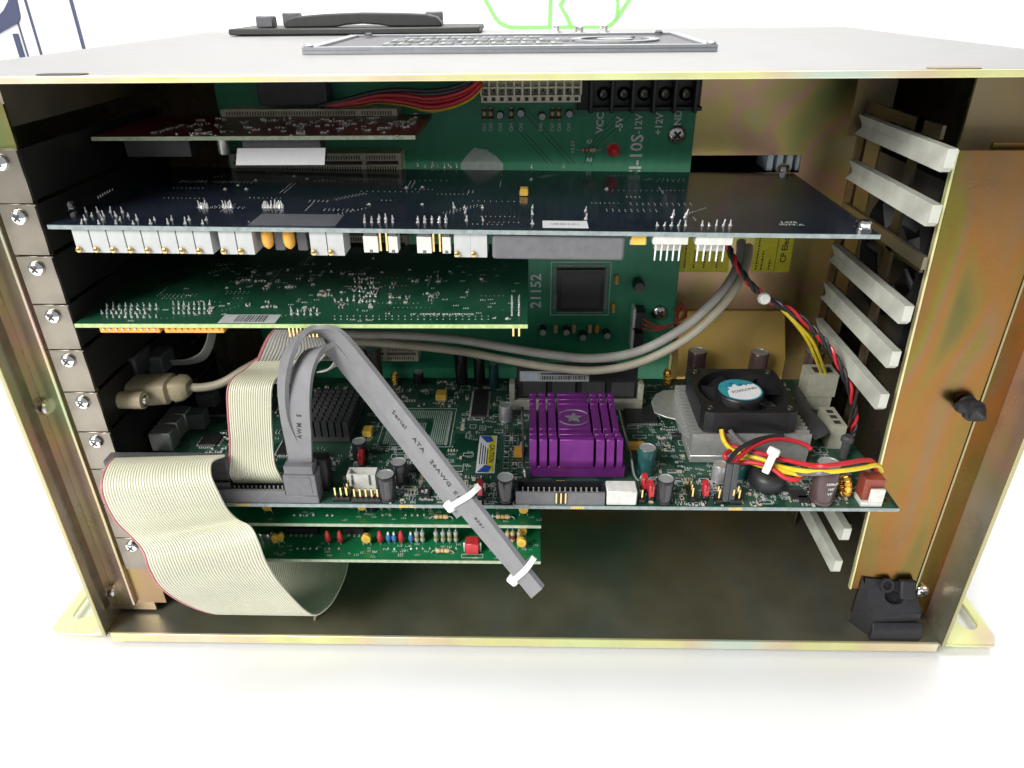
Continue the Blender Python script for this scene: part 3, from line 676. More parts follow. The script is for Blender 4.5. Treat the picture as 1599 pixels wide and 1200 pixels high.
# black screw terminal block
a, c = U(921, 122, y=102), U(1097, 174, y=102)
def tb(q):
    w = (c.x-a.x-5)/5; q.box(a.x-5, c.x, 108, BY-.1, c.z, a.z+3)
    for k in range(6): X = a.x+.2+k*w; q.box(X, X+1.8, 99, 107.95, c.z-.5, a.z+3)
    q.box(a.x+.2, c.x, 103, 107.9, c.z, c.z+2)
tbo = part('terminal_block', 'black_plastic', tb, parent=bp_, bevel=.3)
for px in (944, 976, 1008, 1041, 1074):
    p = U(px, 148, y=104); q = MB(); screw(q, (p.x, 107.9, p.z), (0, -1, 0), 3.2, 3.0, 0, 1); q.build('terminal_screw', ['bracket_steel', 'ink'], tbo)
for s, px, py in (('VCC', 938, 188), ('-5V', 968, 190), ('-12V', 998, 190), ('+12V', 1030, 190), ('GND', 1059, 186)):
    text(s, 4.9, B(px, py+4), ZX, XU, 'silk', bp_)
text('PCI-10S', 8.6, B(997, 210), ZX, XU, 'silk', bp_, spacing=1.0, align='RIGHT')
text('21152', 8.2, B(838, 455), ZX, XU, 'silk', bp_)
for s, px, py in (('R7', 921, 222), ('R8', 921, 250)): text(s, 2.6, B(px, py), (1, 0, 0), ZX, 'silk', bp_)
for k, px in enumerate((757, 767, 782, 799, 814, 845, 863, 874, 889)): text('C%d' % (61+k), 2.4, B(px, 199), ZX, XU, 'silk_dim', bp_)
text('+3.3V', 2.6, B(895, 230), ZX, XU, 'silk_dim', bp_)
def ycap(px, py, r, L, mats, parent=bp_, name='capacitor'):
    p = B(px, py); q = MB(); q.lathe((p.x, BY-.1, p.z), (0, -1, 0), [(r*.9, 0, 0), (r, .4, 0), (r, L-.5, 0), (r*.85, L, 0), (r*.8, L+.02, 1), (r*.5, L+.05, 1)], 14); return q.build(name, mats, parent)
for px, py in ((782, 178), (814, 175), (847, 180), (889, 176)): ycap(px, py, 1.9, 6, ['cap_black', 'paper_grey'])
for px in (757, 767, 799, 863, 873):
    p = B(px, 177); q = MB(); q.lathe((p.x, BY-1.5, p.z-3), (0, 0, 1), [(.8, 0, 0), (1.2, .6, 0), (1.0, 2, 1), (1.0, 4, 0), (1.2, 5.4, 1), (.8, 6, 0)], 10); q.build('diode', ['resistor', 'wire_black'], bp_)
p = B(920, 234); q = MB(); q.lathe((p.x-3.4, BY-1.6, p.z), (1, 0, 0), [(.8, 0, 0), (1.2, .7, 0), (1, 2, 1), (1, 2.6, 0), (1, 3.6, 1), (1, 4.4, 0), (1.2, 6, 0), (.8, 6.8, 0)], 10); q.tube([(p.x-6, BY-.1, p.z), (p.x-5, BY-1.6, p.z), (p.x+5, BY-1.6, p.z), (p.x+6, BY-.1, p.z)], .3, 5, 2, 3); q.build('resistor', ['resistor', 'band', 'solder'], bp_)
p = B(958, 234); q = MB(); q.lathe((p.x, BY-.1, p.z), (0, -1, 0), [(3.4, 0), (3.4, 1), (3.0, 1.05), (3.0, 4), (2.5, 5.6), (1.4, 6.6)], 16); q.build('indicator_lamp', 'led_red', bp_)
for px, py in ((1057, 210), (1030, 488)): p = B(px, py); q = MB(); screw(q, (p.x, BY-.05, p.z), (0, -1, 0), 4.6, 2.4); q.build('board_screw', ['steel', 'ink'], bp_)
# dark copper traces across the bare area, drawn as raised copper under the mask
def tr(q, pts, w=.5):
    P = [B(*p) for p in pts]
    for s, e in zip(P[:-1], P[1:]):
        d = (e-s).normalized(); nn = V((-d.z, 0, d.x))*w/2; q.add([s+nn+V((0, -.05, 0)), s-nn+V((0, -.05, 0)), e-nn+V((0, -.05, 0)), e+nn+V((0, -.05, 0))], [(0, 1, 2, 3)])
q = MB()
for k in range(2): tr(q, [(795+k*8, 188), (856+k*8, 256)]); tr(q, [(820+k*10, 178), (890+k*8, 256)])
for k in range(3): tr(q, [(962+k*12, 180), (928+k*4, 218+k*3), (918+k*6, 235), (912+k*6, 258)])
plain('trace', (.012, .10, .05), .4); stuff(q.build('copper_traces', 'trace', bp_))
q = MB(); P = [B(*p) for p in ((720, 256), (728, 244), (741, 231), (760, 234), (775, 244), (786, 256), (786, 275), (720, 275))]
q.prism([(p.x, p.z) for p in P], lambda u, w, h: (u, h, w), BY-.15, BY-.02); q.build('printed_emblem', 'silk_dim', bp_)
# PCI sockets
def pci(q):
    q.box(0, 86, 0, 12, -4.6, -.9, 0); q.box(0, 86, 0, 12, .9, 4.6, 0); q.box(0, 1.5, 0, 12, -.88, .88, 0); q.box(84.5, 86, 0, 12, -.88, .88, 0); q.box(66.5, 68, 0, 12, -.88, .88, 0); q.box(1.5, 84.5, 4, 12, -.88, .88, 1)
    k = 3.0
    while k < 83.5:
        if not 65.3 < k < 69: q.box(k-.28, k+.28, -.06, .3, 1.7, 3.6, 1); q.box(k-.28, k+.28, -.06, .3, -3.6, -1.7, 1)
        k += 1.27
for i in range(4): shared('pci', pci, ['ivory_plastic', 'ink'], 'card_socket', bp_, (75.7, 100, 243.6-20.9*i))
shared('pci', pci, ['ivory_plastic', 'ink'], 'card_socket', bp_, (76.5, 100, 116.3))
for px, py in ((652, 178),): ycap(px, py, 1.6, 7, ['cap_top', 'cap_top'])
# bridge chip and the parts round it
a, c = B(864, 412), B(948, 490)
def qfp(q):
    q.box(a.x+2.5, c.x-2.5, BY-3.4, BY-.3, c.z+2.5, a.z-2.5, 0)
    q.box(a.x+5, c.x-5, BY-3.5, BY-3.42, c.z+5, a.z-5, 2)
    n = 34
    for k in range(n):
        X = a.x+3.2+(c.x-a.x-6.4)*k/(n-1); Zz = c.z+3.2+(a.z-c.z-6.4)*k/(n-1)
        q.box(X-.18, X+.18, BY-.5, BY-.05, a.z-2.45, a.z-.6, 1); q.box(X-.18, X+.18, BY-.5, BY-.05, c.z+.6, c.z+2.45, 1)
        q.box(a.x+.6, a.x+2.45, BY-.5, BY-.05, Zz-.18, Zz+.18, 1); q.box(c.x-2.45, c.x-.6, BY-.5, BY-.05, Zz-.18, Zz+.18, 1)
part('bridge_chip', ['chip', 'paper_grey', 'chip_face'], qfp, parent=bp_)
q = MB(); x0, x1, z0, z1 = a.x-1, c.x+1, c.z-1, a.z+1
for r in ((x0, x1, z0, z0+.3), (x0, x1, z1-.3, z1), (x0, x0+.3, z0+.3, z1-.3), (x1-.3, x1, z0+.3, z1-.3)): q.box(r[0], r[1], BY-.08, BY-.02, r[2], r[3])
stuff(q.build('printed_outlines', 'silk', bp_))
for px, py in ((848, 512), (884, 512), (910, 520), (947, 517)): ycap(px, py, 2.2, 7, ['cap_black', 'paper_grey'])
for px in (868, 896, 921, 932):
    p = B(px, 512); q = MB(); q.box(p.x-1.2, p.x+1.2, BY-3, BY-.1, p.z-2.5, p.z+2.5); q.build('ceramic_capacitor', 'orange_cap' if px > 925 else 'resistor', bp_, bevel=.5)
for px, py in ((963, 436), (958, 480)): p = B(px, py); q = MB(); q.box(p.x-1, p.x+1, BY-2.4, BY-.1, p.z-2.8, p.z+2.8); q.build('ceramic_capacitor', 'orange_cap', bp_, bevel=.5)
for px, py in ((993, 488), (990, 520)):
    p = B(px, py); q = MB(); q.box(p.x-2.6, p.x-1.2, BY-9, BY-.1, p.z-5.5, p.z+5.5, 0); q.box(p.x-1.15, p.x+4, BY-11, BY-.1, p.z-5.2, p.z+4.5, 1); q.build('fan_socket', ['white_plastic', 'black_plastic'], bp_)
p = B(996, 441); q = MB(); q.lathe((p.x, BY-.1, p.z), (0, -1, 0), [(3.2, 0), (3.4, 5), (2.6, 8)], 14); q.build('capacitor', 'cap_black', bp_)
# wires that leave the power socket
wb = thing('power_wire_bundle', 'bundle of red, grey and yellow wires curving into the white power socket', 'wires', U(640, 150, y=92))
base = [(500, 166), (545, 158), (590, 150), (630, 150), (670, 153), (705, 150), (735, 138), (752, 122)]
for k, (dy, m) in enumerate(((-12, 'wire_black'), (-8, 'wire_grey'), (-4, 'cable_grey'), (0, 'wire_red'), (5, 'wire_red'), (9, 'wire_red'), (13, 'wire_red'), (17, 'wire_yellow'))):
    pts = []
    for j, (px, py) in enumerate(base):
        s = min(1, j/4) if j < 6 else 1 - (j-5)*.12
        pts.append(U(px+(k*3 if j < 2 else 0), py+dy*s*1.0+(2 if j == 4 else 0), y=93+(k % 3)*1.5))
    q = MB(); q.tube(pts, 1.15, 7, 0, 5); q.build('wire', m, wb)
q = MB(); p0_, p1_ = U(402, 128, y=100), U(515, 164, y=100); q.box(p0_.x, p1_.x, 98, 108, p1_.z, p0_.z); q.build('wire_plug', 'dark_grey', wb, bevel=.5)
# yellow printed label on the inner wall, ventilated connector behind the cut-out
yl = thing('rating_label', 'yellow printed rating label on the rear wall under the blue card', 'label', (340, YB-.2, 158))
l2 = (U(1060, 400, y=YB).x, U(1140, 400, y=YB).x, 158.5, 186), (U(1176, 400, y=YB).x, U(1236, 400, y=YB).x, 158.5, 186)
for x0, x1, z0, z1 in l2:
    q = MB(); q.box(x0, x1, YB-.3, YB-.05, z0, z1); q.build('label_sheet', 'yellow_label', yl)
x0, x1 = l2[1][0], l2[1][1]
text('CP Elect', 4.6, (x0+(x1-x0)*.80, YB-.32, 172), ZX, XU, 'ink', yl)
for xa, f, za, zb in ((0, .10, 160, 178), (0, .24, 160, 171), (0, .44, 160, 166), (1, .12, 161, 176), (1, .3, 161, 182), (1, .5, 161, 170), (1, .75, 161, 178)):
    c0_, c1_ = (x0, x1) if xa == 0 else l2[0][:2]; xx = c0_+(c1_-c0_)*f; q = MB(); zz = za; rl = random.Random(int(f*100))
    while zz < zb: h = rl.uniform(.6, 1.6); q.box(xx, xx+.8, YB-.36, YB-.32, zz, zz+h); zz += h+.5
    q.build('fine_print', 'ink', yl)
q = MB(); xx = x0+(x1-x0)*.60; q.box(xx, xx+.3, YB-.36, YB-.32, 159, 184); q.build('label_rule', 'ink', yl)
pz = U(1224, 252, y=124); vc = thing('slotted_connector', 'pale blue slotted connector glimpsed through the rear wall cut-out', 'connector', (pz.x, 130, OZ1-10))
for k in range(4): q = MB(); q.box(pz.x-9+k*5, pz.x-6+k*5, 122, 140, OZ1-8.6, OZ1-.6); q.build('louvre', 'bluish', vc)
q = MB(); q.box(pz.x-10, pz.x+10, 140.1, 144, OZ1-12, OZ1+2); q.build('connector_body', 'black_plastic', vc)

# ------------------------------------------------------------------ red card
RZ = 245.0
rc = thing('red_card', 'short dark red expansion card in the topmost slot', 'expansion card', (110, 75, RZ-1.6))
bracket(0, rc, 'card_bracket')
part('board', ['pcb_red', 'laminate'], lambda q: [q.box(40.5, 178, 46.4, 104, RZ-1.6, RZ, 0), q.box(40.5, 178, 46, 46.38, RZ-1.6, RZ, 1)], parent=rc)
rnd = random.Random(3)
blobs(rc, [(U(px, py, z=RZ).x, U(px, py, z=RZ).y) for px, py in ((455, 212), (475, 210), (512, 206), (535, 201), (545, 196), (567, 203), (575, 193), (578, 194), (600, 208), (620, 213), (632, 200), (638, 199), (330, 211), (337, 213), (390, 208), (405, 204), (475, 207), (300, 213))], RZ, 1.1, .7, 'solder_joints')
smd(rc, (60, 175, 52, 95), RZ, 90, 5)
p = U(372, 245, y=50)
lp = U(371, 232, y=49), U(512, 257, y=49)
q = MB(); q.prism([(49.4, lp[0].z), (49.0, lp[0].z), (44.0, U(440, 258, y=44).z), (44.4, U(440, 258, y=44).z-.1)], lambda u, w, h: (h, u, w), lp[0].x, lp[1].x); q.build('white_label', 'paper', rc)
q = MB(); q.box(lp[0].x+2, lp[1].x-2, 49.5, 58, lp[1].z+.5, RZ-1.7); q.build('relay', 'dark_grey', rc, bevel=.4)
p = U(349, 236, y=50); q = MB(); q.lathe((p.x, 51, RZ-1.7), (0, 0, -1), [(2.2, 0), (2.2, 6), (1.8, 6.6)], 12); q.build('standoff', 'aluminium', rc)
cpx = U(300, 225, y=60); q = MB(); q.box(52, 80, 50, 62, RZ-9, RZ-1.7); q.build('module', 'chip', rc)

# ------------------------------------------------------------------ blue card (tilted a little, its right end sags)
BZ, SL = 221.0, 0.0137
bc = thing('blue_card', 'long dark navy expansion card with a row of trimmers along its edge', 'expansion card', (42, 50, BZ-1.6))
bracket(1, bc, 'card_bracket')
def UBp(px, py):
    z = BZ
    for _ in range(6): p = U(px, py, z=z); z = BZ-SL*(p.x-42)
    return p
part('board', ['pcb_blue', 'laminate_grey'], lambda q: [q.box(42, 357, -.6, 101, BZ-1.6, BZ, 0), q.box(42, 357, -1, -.62, BZ-1.6, BZ, 1)], parent=bc)
P2 = []
def bpx(lst): return [(UBp(*p).x, UBp(*p).y) for p in lst]
row = []
for k in range(8): row += [(128+k*27, 350), (134+k*27, 344)]
for k in range(4): row += [(135+k*19, 332), (144+k*19, 338)]
for x0 in (312, 350, 412, 430): row += [(x0+4*i, 325-3*j) for i in range(4) for j in range(2)]
for x0 in (570, 653): row += [(x0+11*i, 348) for i in range(5)] + [(x0+11*i, 343) for i in range(5)]
for x0, n in ((1027, 5), (1097, 5)): row += [(x0+11*i, 353) for i in range(n)]
row += [(1050, 340), (1052, 336), (1070, 340), (1072, 336), (710, 325), (726, 325), (727, 333), (729, 345), (754, 325), (755, 345), (832, 325), (832, 335), (832, 350), (915, 330), (915, 343)]
row += [(637+8*i, 254+(i % 3)*3) for i in range(10)] + [(664+10*i, 262) for i in range(6)] + [(770, 258), (830, 262), (880, 262)]
blobs(bc, bpx(row), BZ, .68, 2.2, 'solder_pins')
blobs(bc, bpx([(352, 296), (385, 296), (372, 290), (400, 283), (460, 276), (480, 280), (505, 282), (577, 320), (660, 320), (635, 294), (660, 293), (830, 281), (948, 296), (535, 260), (545, 261), (510, 262)]), BZ, 1.2, .8, 'solder_pads')
blobs(bc, bpx([(140+3.6*i+14*(j % 2), 300+j*3.2-i*2.1) for i in range(20) for j in range(5)]), BZ, .35, .9, 'connector_pins')
rr = random.Random(11)
blobs(bc, viarows(52, (60, 300, 4, 92), 3), BZ, .28, .25, 'vias')
p0_, p1_ = UBp(388, 352), UBp(470, 335); q = MB(); q.box(p0_.x, UBp(525, 352).x, p0_.y+.3, p1_.y, BZ+.02, BZ+.12); q.build('silver_label', 'foil', bc)
p0_, p1_ = UBp(848, 356), UBp(917, 346); q = MB(); q.box(p0_.x, p1_.x, p0_.y, p1_.y, BZ+.02, BZ+.12); lb = q.build('white_label', 'paper', bc)
text('128-0615-011', 2.0, ((p0_.x+p1_.x)/2, (p0_.y+p1_.y)/2, BZ+.1), (1, 0, 0), (0, 1, 0), 'ink', bc)
p = UBp(1237, 352); text('J.478\n0079-A', 3.2, (p.x, p.y+2, BZ), (1, 0, 0), (0, 1, 0), 'silk_dim', bc)
p = UBp(819, 305); tantalum(bc, p.x, p.y, BZ, 3.4, 5, 3.2, 'yellow_cap')
for px, py in ((108, 327), (1237, 268), (1350, 358)):
    p = UBp(px, py); q = MB(); q.lathe((min(p.x, 353), p.y, BZ+.02), (0, 0, 1), [(3.4, 0), (3.4, .8), (3.0, .85), (3.0, 2.6), (2.2, 3.4)], 14); q.build('standoff_nut', 'chrome', bc)
def trim(q):
    q.box(-3.15, 3.15, 0, 10, -9.6, -.3, 0); q.box(-2.9, -2.3, 1, 1.5, -.35, 0, 2); q.box(2.3, 2.9, 1, 1.5, -.35, 0, 2)
    q.lathe((-2.0, .02, -8.2), (0, -1, 0), [(1.15, 0, 1), (1.15, 1.1, 1), (.9, 1.3, 1)], 12); q.obox((-2.0, -1.33, -8.2), 1.7, .12, .35, None, 2)
def frontx(px, py=370): return U(px, py, y=0).x
bz0 = BZ-1.6
for px in [126.5+27*k for k in range(8)] + [354, 381, 496, 523, 722, 748]:
    shared('trim', trim, ['trimpot', 'brass', 'ink'], 'trimmer', bc, (frontx(px), .4, bz0), bevel=.2)
for px in (412, 446):
    q = MB(); x = frontx(px); q.lathe((x, 4, bz0-8.2), (0, 0, 1), [(.6, 0), (1.9, 1.2), (2.3, 3), (2.3, 6), (1.6, 8)], 14); q.build('tantalum_bead', 'orange_cap', bc)
for px in (430, 466):
    q = MB(); x = frontx(px); q.box(x-2, x+2, 4, 8, bz0-9, bz0-.1); q.build('transistor', 'dark_grey', bc, bevel=.3)
for px, w in ((578, 5.6), (613, 3.6), (662, 5.6), (697, 3.2)):
    q = MB(); x = frontx(px); q.box(x-w/2, x+w/2, .5, 6, bz0-8.2, bz0-1.7, 0); q.box(x-w/2+.3, x+w/2-.3, .8, 5.7, bz0-1.65, bz0-.1, 1); q.box(x-.6, x+.6, .3, .48, bz0-8.3, bz0-7, 1); q.build('jumper_cap', ['white_plastic', 'wire_grey'], bc, bevel=.2)
for px in (592, 602, 676, 686):
    q = MB(); x = frontx(px); q.box(x-.35, x+.35, 2, 2.7, bz0-8, bz0-.1, 0); q.build('pin', 'gold', bc)
x0, x1 = frontx(769, 385), frontx(977, 385); q = MB(); q.box(x0, x1, .6, 40, bz0-10.4, bz0-.4); q.build('converter_module', 'grey_plastic', bc, bevel=1.2, seg=3)
x = frontx(999); tantalum(bc, x, 2.5, bz0-4.2, 5.6, 3.4, 4, 'yellow_cap')
for px0, px1 in ((1021, 1076), (1088, 1146)):
    x0, x1 = frontx(px0), frontx(px1); q = MB(); q.box(x0, x1, -.2, 6, bz0-3.4, bz0-.1, 0); q.box(x0+1.5, x1-1.5, 3.5, 6, bz0-7, bz0-3.45, 0)
    for k in range(5): X = x0+1.6+(x1-x0-4)*k/4; q.box(X-.35, X+.35, 1.6, 2.3, bz0-10.5, bz0-3.45, 1)
    q.build('locking_header', ['white_plastic', 'solder'], bc, bevel=.15)
for px in (400, 560): q = MB(); x = frontx(px); q.box(x-10, x+22, 30, 45, bz0-4, bz0-.1); q.build('chip', 'chip', bc)
bc.rotation_euler = (0, SL, 0)

# ------------------------------------------------------------------ green short card
GZb = 180.5
gc = thing('green_card', 'short dark green expansion card with lime edge below the blue one', 'expansion card', (130, 50, GZb-1.6))
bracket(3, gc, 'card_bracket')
GYF = U(500, 507, z=GZb).y
part('board', ['pcb_green', 'laminate_lime'], lambda q: [q.box(41, 225.3, GYF+.4, 101, GZb-1.6, GZb, 0), q.box(41, 225.3, GYF, GYF+.38, GZb-1.6, GZb, 1)], parent=gc)
def UG(px, py): p = U(px, py, z=GZb); return (p.x, p.y)
L1 = [(168+9.6*i, 478+6*(j)) for i in range(9) for j in (0, 1, 3)] + [(160+7.5*i, 490) for i in range(10)] + [(272+8*i, 476+7*j) for i in range(8) for j in (0, 1, 2)]
L1 += [(456+10*i, 486+6*j) for i in range(5) for j in (0, 1)] + [(524+9.8*i, 470) for i in range(5)]
blobs(gc, [UG(*p) for p in L1], GZb, .6, 1.7, 'solder_pins')
blobs(gc, [UG(523+10*i, 494+5*j) for i in range(25) for j in (0, 1)], GZb, .42, .3, 'plated_holes')
blobs(gc, [UG(x, 465+4*j) for x in (800, 811) for j in range(8)], GZb, .55, 1.6, 'solder_pins')
rr = random.Random(21)
blobs(gc, [UG(*p) for p in ((597, 426), (640, 422), (645, 440), (668, 459), (730, 457), (752, 437), (486, 425), (490, 413), (518, 425), (515, 413), (579, 477), (583, 405), (667, 438), (610, 473), (793, 498), (460, 447), (450, 423), (355, 450), (308, 398), (420, 477), (412, 480))], GZb, 1.1, .8, 'solder_pads')
blobs(gc, [UG(555+6*(i % 6)+rr.uniform(-2, 2), 436+7*(i//6)+rr.uniform(-2, 2)) for i in range(36)], GZb, .6, 1.2, 'solder_tails')
blobs(gc, viarows(36, (60, 215, 2, 92), 4), GZb, .26, .2, 'vias')
smd(gc, (90, 190, 8, 60), GZb, 60, 9)
text('DAUGHTER BOARD', 2.5, (*UG(698, 491), GZb), (-1, 0, 0), (0, -1, 0), 'silk', gc)
text('A1', 2.2, (*UG(645, 491), GZb), (-1, 0, 0), (0, -1, 0), 'silk', gc); text('JP', 2.2, (*UG(772, 497), GZb), (-1, 0, 0), (0, -1, 0), 'silk', gc)
a = UG(340, 505); c = UG(440, 492); q = MB(); q.box(a[0], c[0], a[1], c[1], GZb+.02, GZb+.12, 0)
k = a[0]+6
while k < c[0]-5: w = rr.uniform(.2, .7); q.box(k, k+w, a[1]+1.2, c[1]-.8, GZb+.13, GZb+.16, 1); k += w+rr.uniform(.3, .7)
q.build('bar_code_label', ['paper_grey', 'ink'], gc)
silkmarks(gc, [], GZb+.02, extra=silkscatter((60, 220, 0, 70), 90, 4))
gx = lambda px: U(px, 516, y=GYF+1).x
for px0, px1 in ((156, 250), (257, 350)):
    q = MB(); q.box(gx(px0), gx(px1), GYF+1, GYF+8, GZb-4.4, GZb-1.75, 0)
    for k in range(9): X = gx(px0)+2+(gx(px1)-gx(px0)-4)*k/8; q.lathe((X, GYF+1, GZb-2.6), (0, -1, 0), [(.6, 0, 1), (.5, .5, 1), (.2, .7, 1)], 6)
    q.build('resistor_network', ['orange_cap', 'solder' if px0 < 200 else 'orange_cap'], gc, bevel=.3)
q = MB()
for px in (802, 811): X = U(px, 516, y=GYF+2).x; q.box(X-.35, X+.35, GYF+2, GYF+2.7, GZb-6, GZb-1.65)
q.build('pin_pair', 'gold', gc)
q = MB(); X0 = U(452, 516, y=GYF+3).x
for k in range(8): q.box(X0+k*1.6-.3, X0+k*1.6+.3, GYF+3, GYF+3.6, GZb-7, GZb-1.65)
q.build('pin_row', 'gold', gc)

# ------------------------------------------------------------------ single board computer
SZ = 100.8; SF = -17.0
sb = thing('processor_board', 'full length green processor board with fan and violet heat sink', 'circuit board', (216, 42, SZ-1.6))
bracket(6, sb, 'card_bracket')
part('board', ['pcb_board', 'laminate_grey'], lambda q: [q.prism([(44, SF+.4), (385.6, SF+.4), (385.6, 100), (44, 100)], lambda u, w, h: (u, w, h), SZ-1.6, SZ, 0), q.box(44, 385.6, SF, SF+.38, SZ-1.6, SZ, 1)], parent=sb)
def S(px, py): p = U(px, py, z=SZ); return (p.x, p.y)
# violet heat sink
hs = part('violet_heat_sink', 'violet', lambda q: q.box(226.4, 269.6, 2.4, 50.5, SZ+1.2, SZ+7.2), parent=sb, bevel=.3)
prof = [(1.6, 107.6), (1.6, 112.6), (2.0, 113.4), (4.4, 121.2), (6.6, 121.6), (6.6, 112), (8.2, 112), (8.2, 119.4), (10, 119.4), (10, 112), (12, 112), (12, 119.2), (13.8, 119.2), (13.8, 108.05), (19.5, 108.05), (19.5, 117.4), (38.5, 117.8), (38.5, 112), (40, 112), (40, 119), (42, 119), (42, 112), (44, 112), (44, 119.2), (46, 119.2), (46, 112), (48, 112), (48, 119.6), (50.4, 119.6), (50.4, 108.05), (2.4, 108.05)]
prof = [(y, max(z, 108.05)) for y, z in prof]
cuts = [827, 838.5, 843, 855, 858.5, 871, 875, 928, 932, 945, 948.5, 960.5, 964.5, 974]
for k in range(0, 14, 2):
    x0, x1 = U(cuts[k], 695, y=3).x, U(cuts[k+1], 695, y=3).x
    q = MB(); q.prism(prof, lambda u, w, h: (h, u, w), x0, x1); q.build('fin', 'violet', hs, bevel=.15)
xc = (U(875, 695, y=3).x+U(928, 695, y=3).x)/2
q = MB(); cc = V((xc, 29, 117.75))
st = [((4.6 if k % 2 == 0 else 2.3)*cos(2*pi*k/10+.3), (4.6 if k % 2 == 0 else 2.3)*sin(2*pi*k/10+.3)) for k in range(10)]
q.prism(st, lambda u, w, h: (cc.x+u, cc.y+w, h), 117.72, 117.95)
for s in (0, pi):
    q.tube([cc+V((7*cos(t)*1.1, 7*sin(t), .2)) for t in [s+.5+2.1*j/8 for j in range(9)]], .35, 5, 0, 1)
q.build('emblem', 'grey_plastic', hs)
q = MB(); q.tube([(222.5, 48, 112), (223, 30, 109), (223.5, 8, 108), (224, 0, 106), (224.5, -2, 102)], .7, 7, 0, 5); q.build('wire_clip', 'steel', hs)
q = MB(); q.tube([(270.5, 44, 113), (271.5, 22, 112), (272.5, 6, 110), (273.5, 1, 105), (275.5, -1, 103), (277, 1, 104)], .7, 7, 0, 5); q.build('wire_clip', 'steel', hs)
# processor cooler
HX0, HX1, HY0, HY1 = 301.5, 356, 15.2, 62
hk = part('processor_heat_sink', 'aluminium', lambda q: q.box(HX0, HX1, HY0, HY1, SZ+.9, SZ+5), parent=sb, bevel=.3)
def finf(q): q.box(0, HX1-HX0, 0, .9, 0, 11.8)
for k in range(15): shared('cpufin', finf, 'aluminium', 'fin', hk, (HX0, HY0+k*3.28, SZ+5.05))
q = MB(); P = [U(*p, z=110) for p in ((1017, 630), (1024, 619), (1036, 613), (1062, 612), (1072, 625), (1078, 660), (1079, 690), (1068, 682), (1062, 668), (1054, 658), (1040, 655), (1022, 648))]
q.prism([(p.x, p.y) for p in P], lambda u, w, h: (u, w, h), 110.6, 111.4); q.build('steel_clip', 'aluminium', hk, bevel=.3)
q = MB(); P = [U(*p, z=108) for p in ((1240, 612), (1262, 650), (1283, 676), (1292, 690), (1270, 700), (1262, 690), (1240, 650))]
q.prism([(p.x, p.y) for p in P], lambda u, w, h: (u, w, h), 112, 113.2); q.build('steel_clip', 'dark_grey', hk, bevel=.3)
FX0, FX1, FY0, FY1, FZ0, FZ1 = 305.2, 349.5, 16.2, 59.5, 117.9, 128.6
fx, fy = (FX0+FX1)/2, (FY0+FY1)/2
cf = thing('processor_fan', 'square black fan with a teal and white round label on the heat sink', 'fan', (fx, fy, FZ0))
q = MB(); n = 48
def sqp(a, hw=(FX1-FX0)/2, hh=(FY1-FY0)/2):
    m = max(abs(cos(a)), abs(sin(a))); x, y = cos(a)/m, sin(a)/m
    if abs(abs(x)-abs(y)) < .13: x, y = x*.95, y*.95
    return fx+hw*x, fy+hh*y
for k in range(n):
    a0, a1 = 2*pi*k/n, 2*pi*(k+1)/n; o0, o1 = sqp(a0), sqp(a1); r = 19.8; i0 = (fx+r*cos(a0), fy+r*sin(a0)); i1 = (fx+r*cos(a1), fy+r*sin(a1))
    vs = [(*o0, FZ0), (*o1, FZ0), (*i1, FZ0), (*i0, FZ0), (*o0, FZ1), (*o1, FZ1), (*i1, FZ1), (*i0, FZ1)]
    q.add(vs, [(0, 3, 2, 1), (4, 5, 6, 7), (0, 1, 5, 4), (2, 3, 7, 6)])
q.build('fan_frame', 'black_plastic', cf)
for sx in (FX0+4, FX1-4):
    for sy in (FY0+4, FY1-4): q = MB(); screw(q, (sx, sy, FZ1+.02), (0, 0, 1), 2.0, 1.1); q.build('screw', ['black_plastic', 'steel'], cf)
q = MB(); q.lathe((fx, fy, FZ0+1), (0, 0, 1), [(11.5, 0), (11.5, 8.6), (10.9, 9.5), (10.6, 9.6)], 32); q.build('fan_hub', 'black_plastic', cf)
for k in range(7):
    a = 2*pi*k/7; q = MB()
    def bl(r, t, h): return (fx+r*cos(a+t), fy+r*sin(a+t), h)
    rows_ = [[bl(r, t*(1+.004*(r-12)), FZ0+9-6.5*t/.8-(r-12)*.05) for t in (0, .2, .4, .6, .8)] for r in (11.4, 14, 17, 19.2)]
    vs = [p for rw in rows_ for p in rw] + [(p[0], p[1], p[2]-.8) for rw in rows_ for p in rw]; fs = []
    for i in range(3):
        for j in range(4): o = i*5+j; fs += [(o, o+1, o+6, o+5), (20+o, 20+o+5, 20+o+6, 20+o+1)]
    for j in range(4): fs += [(j, 20+j, 21+j, j+1), (15+j, 16+j, 36+j, 35+j)]
    for i in range(3): fs += [(i*5, i*5+5, 25+i*5, 20+i*5), (i*5+4, 24+i*5, 29+i*5, 9+i*5)]
    q.add(vs, fs); q.build('fan_blade', 'black_plastic', cf)
lz = FZ0+10.62
q = MB(); q.lathe((fx, fy, lz), (0, 0, 1), [(10.3, 0), (10.3, .12)], 40); st_ = q.build('round_label', 'teal_label', cf)
wp = []
for k in range(25):
    a = -2.35+3.0*k/24; wp.append((9.5*cos(a), 9.5*sin(a)))
ragged = [(7.2, 5.6), (5.8, 4.8), (5.0, 5.6), (4.0, 3.8), (2.6, 4.9), (1.4, 3.4), (-.4, 3.2), (-1.4, 5.4), (-2.8, 4.4), (-3.6, 2.0), (-5.6, 2.4), (-5.0, .2), (-6.4, -1.4), (-6.6, -4.2)]
q = MB(); q.prism(wp+ragged, lambda u, w, h: (fx+u, fy+w, h), lz+.14, lz+.2); q.build('label_white_area', 'paper', cf)
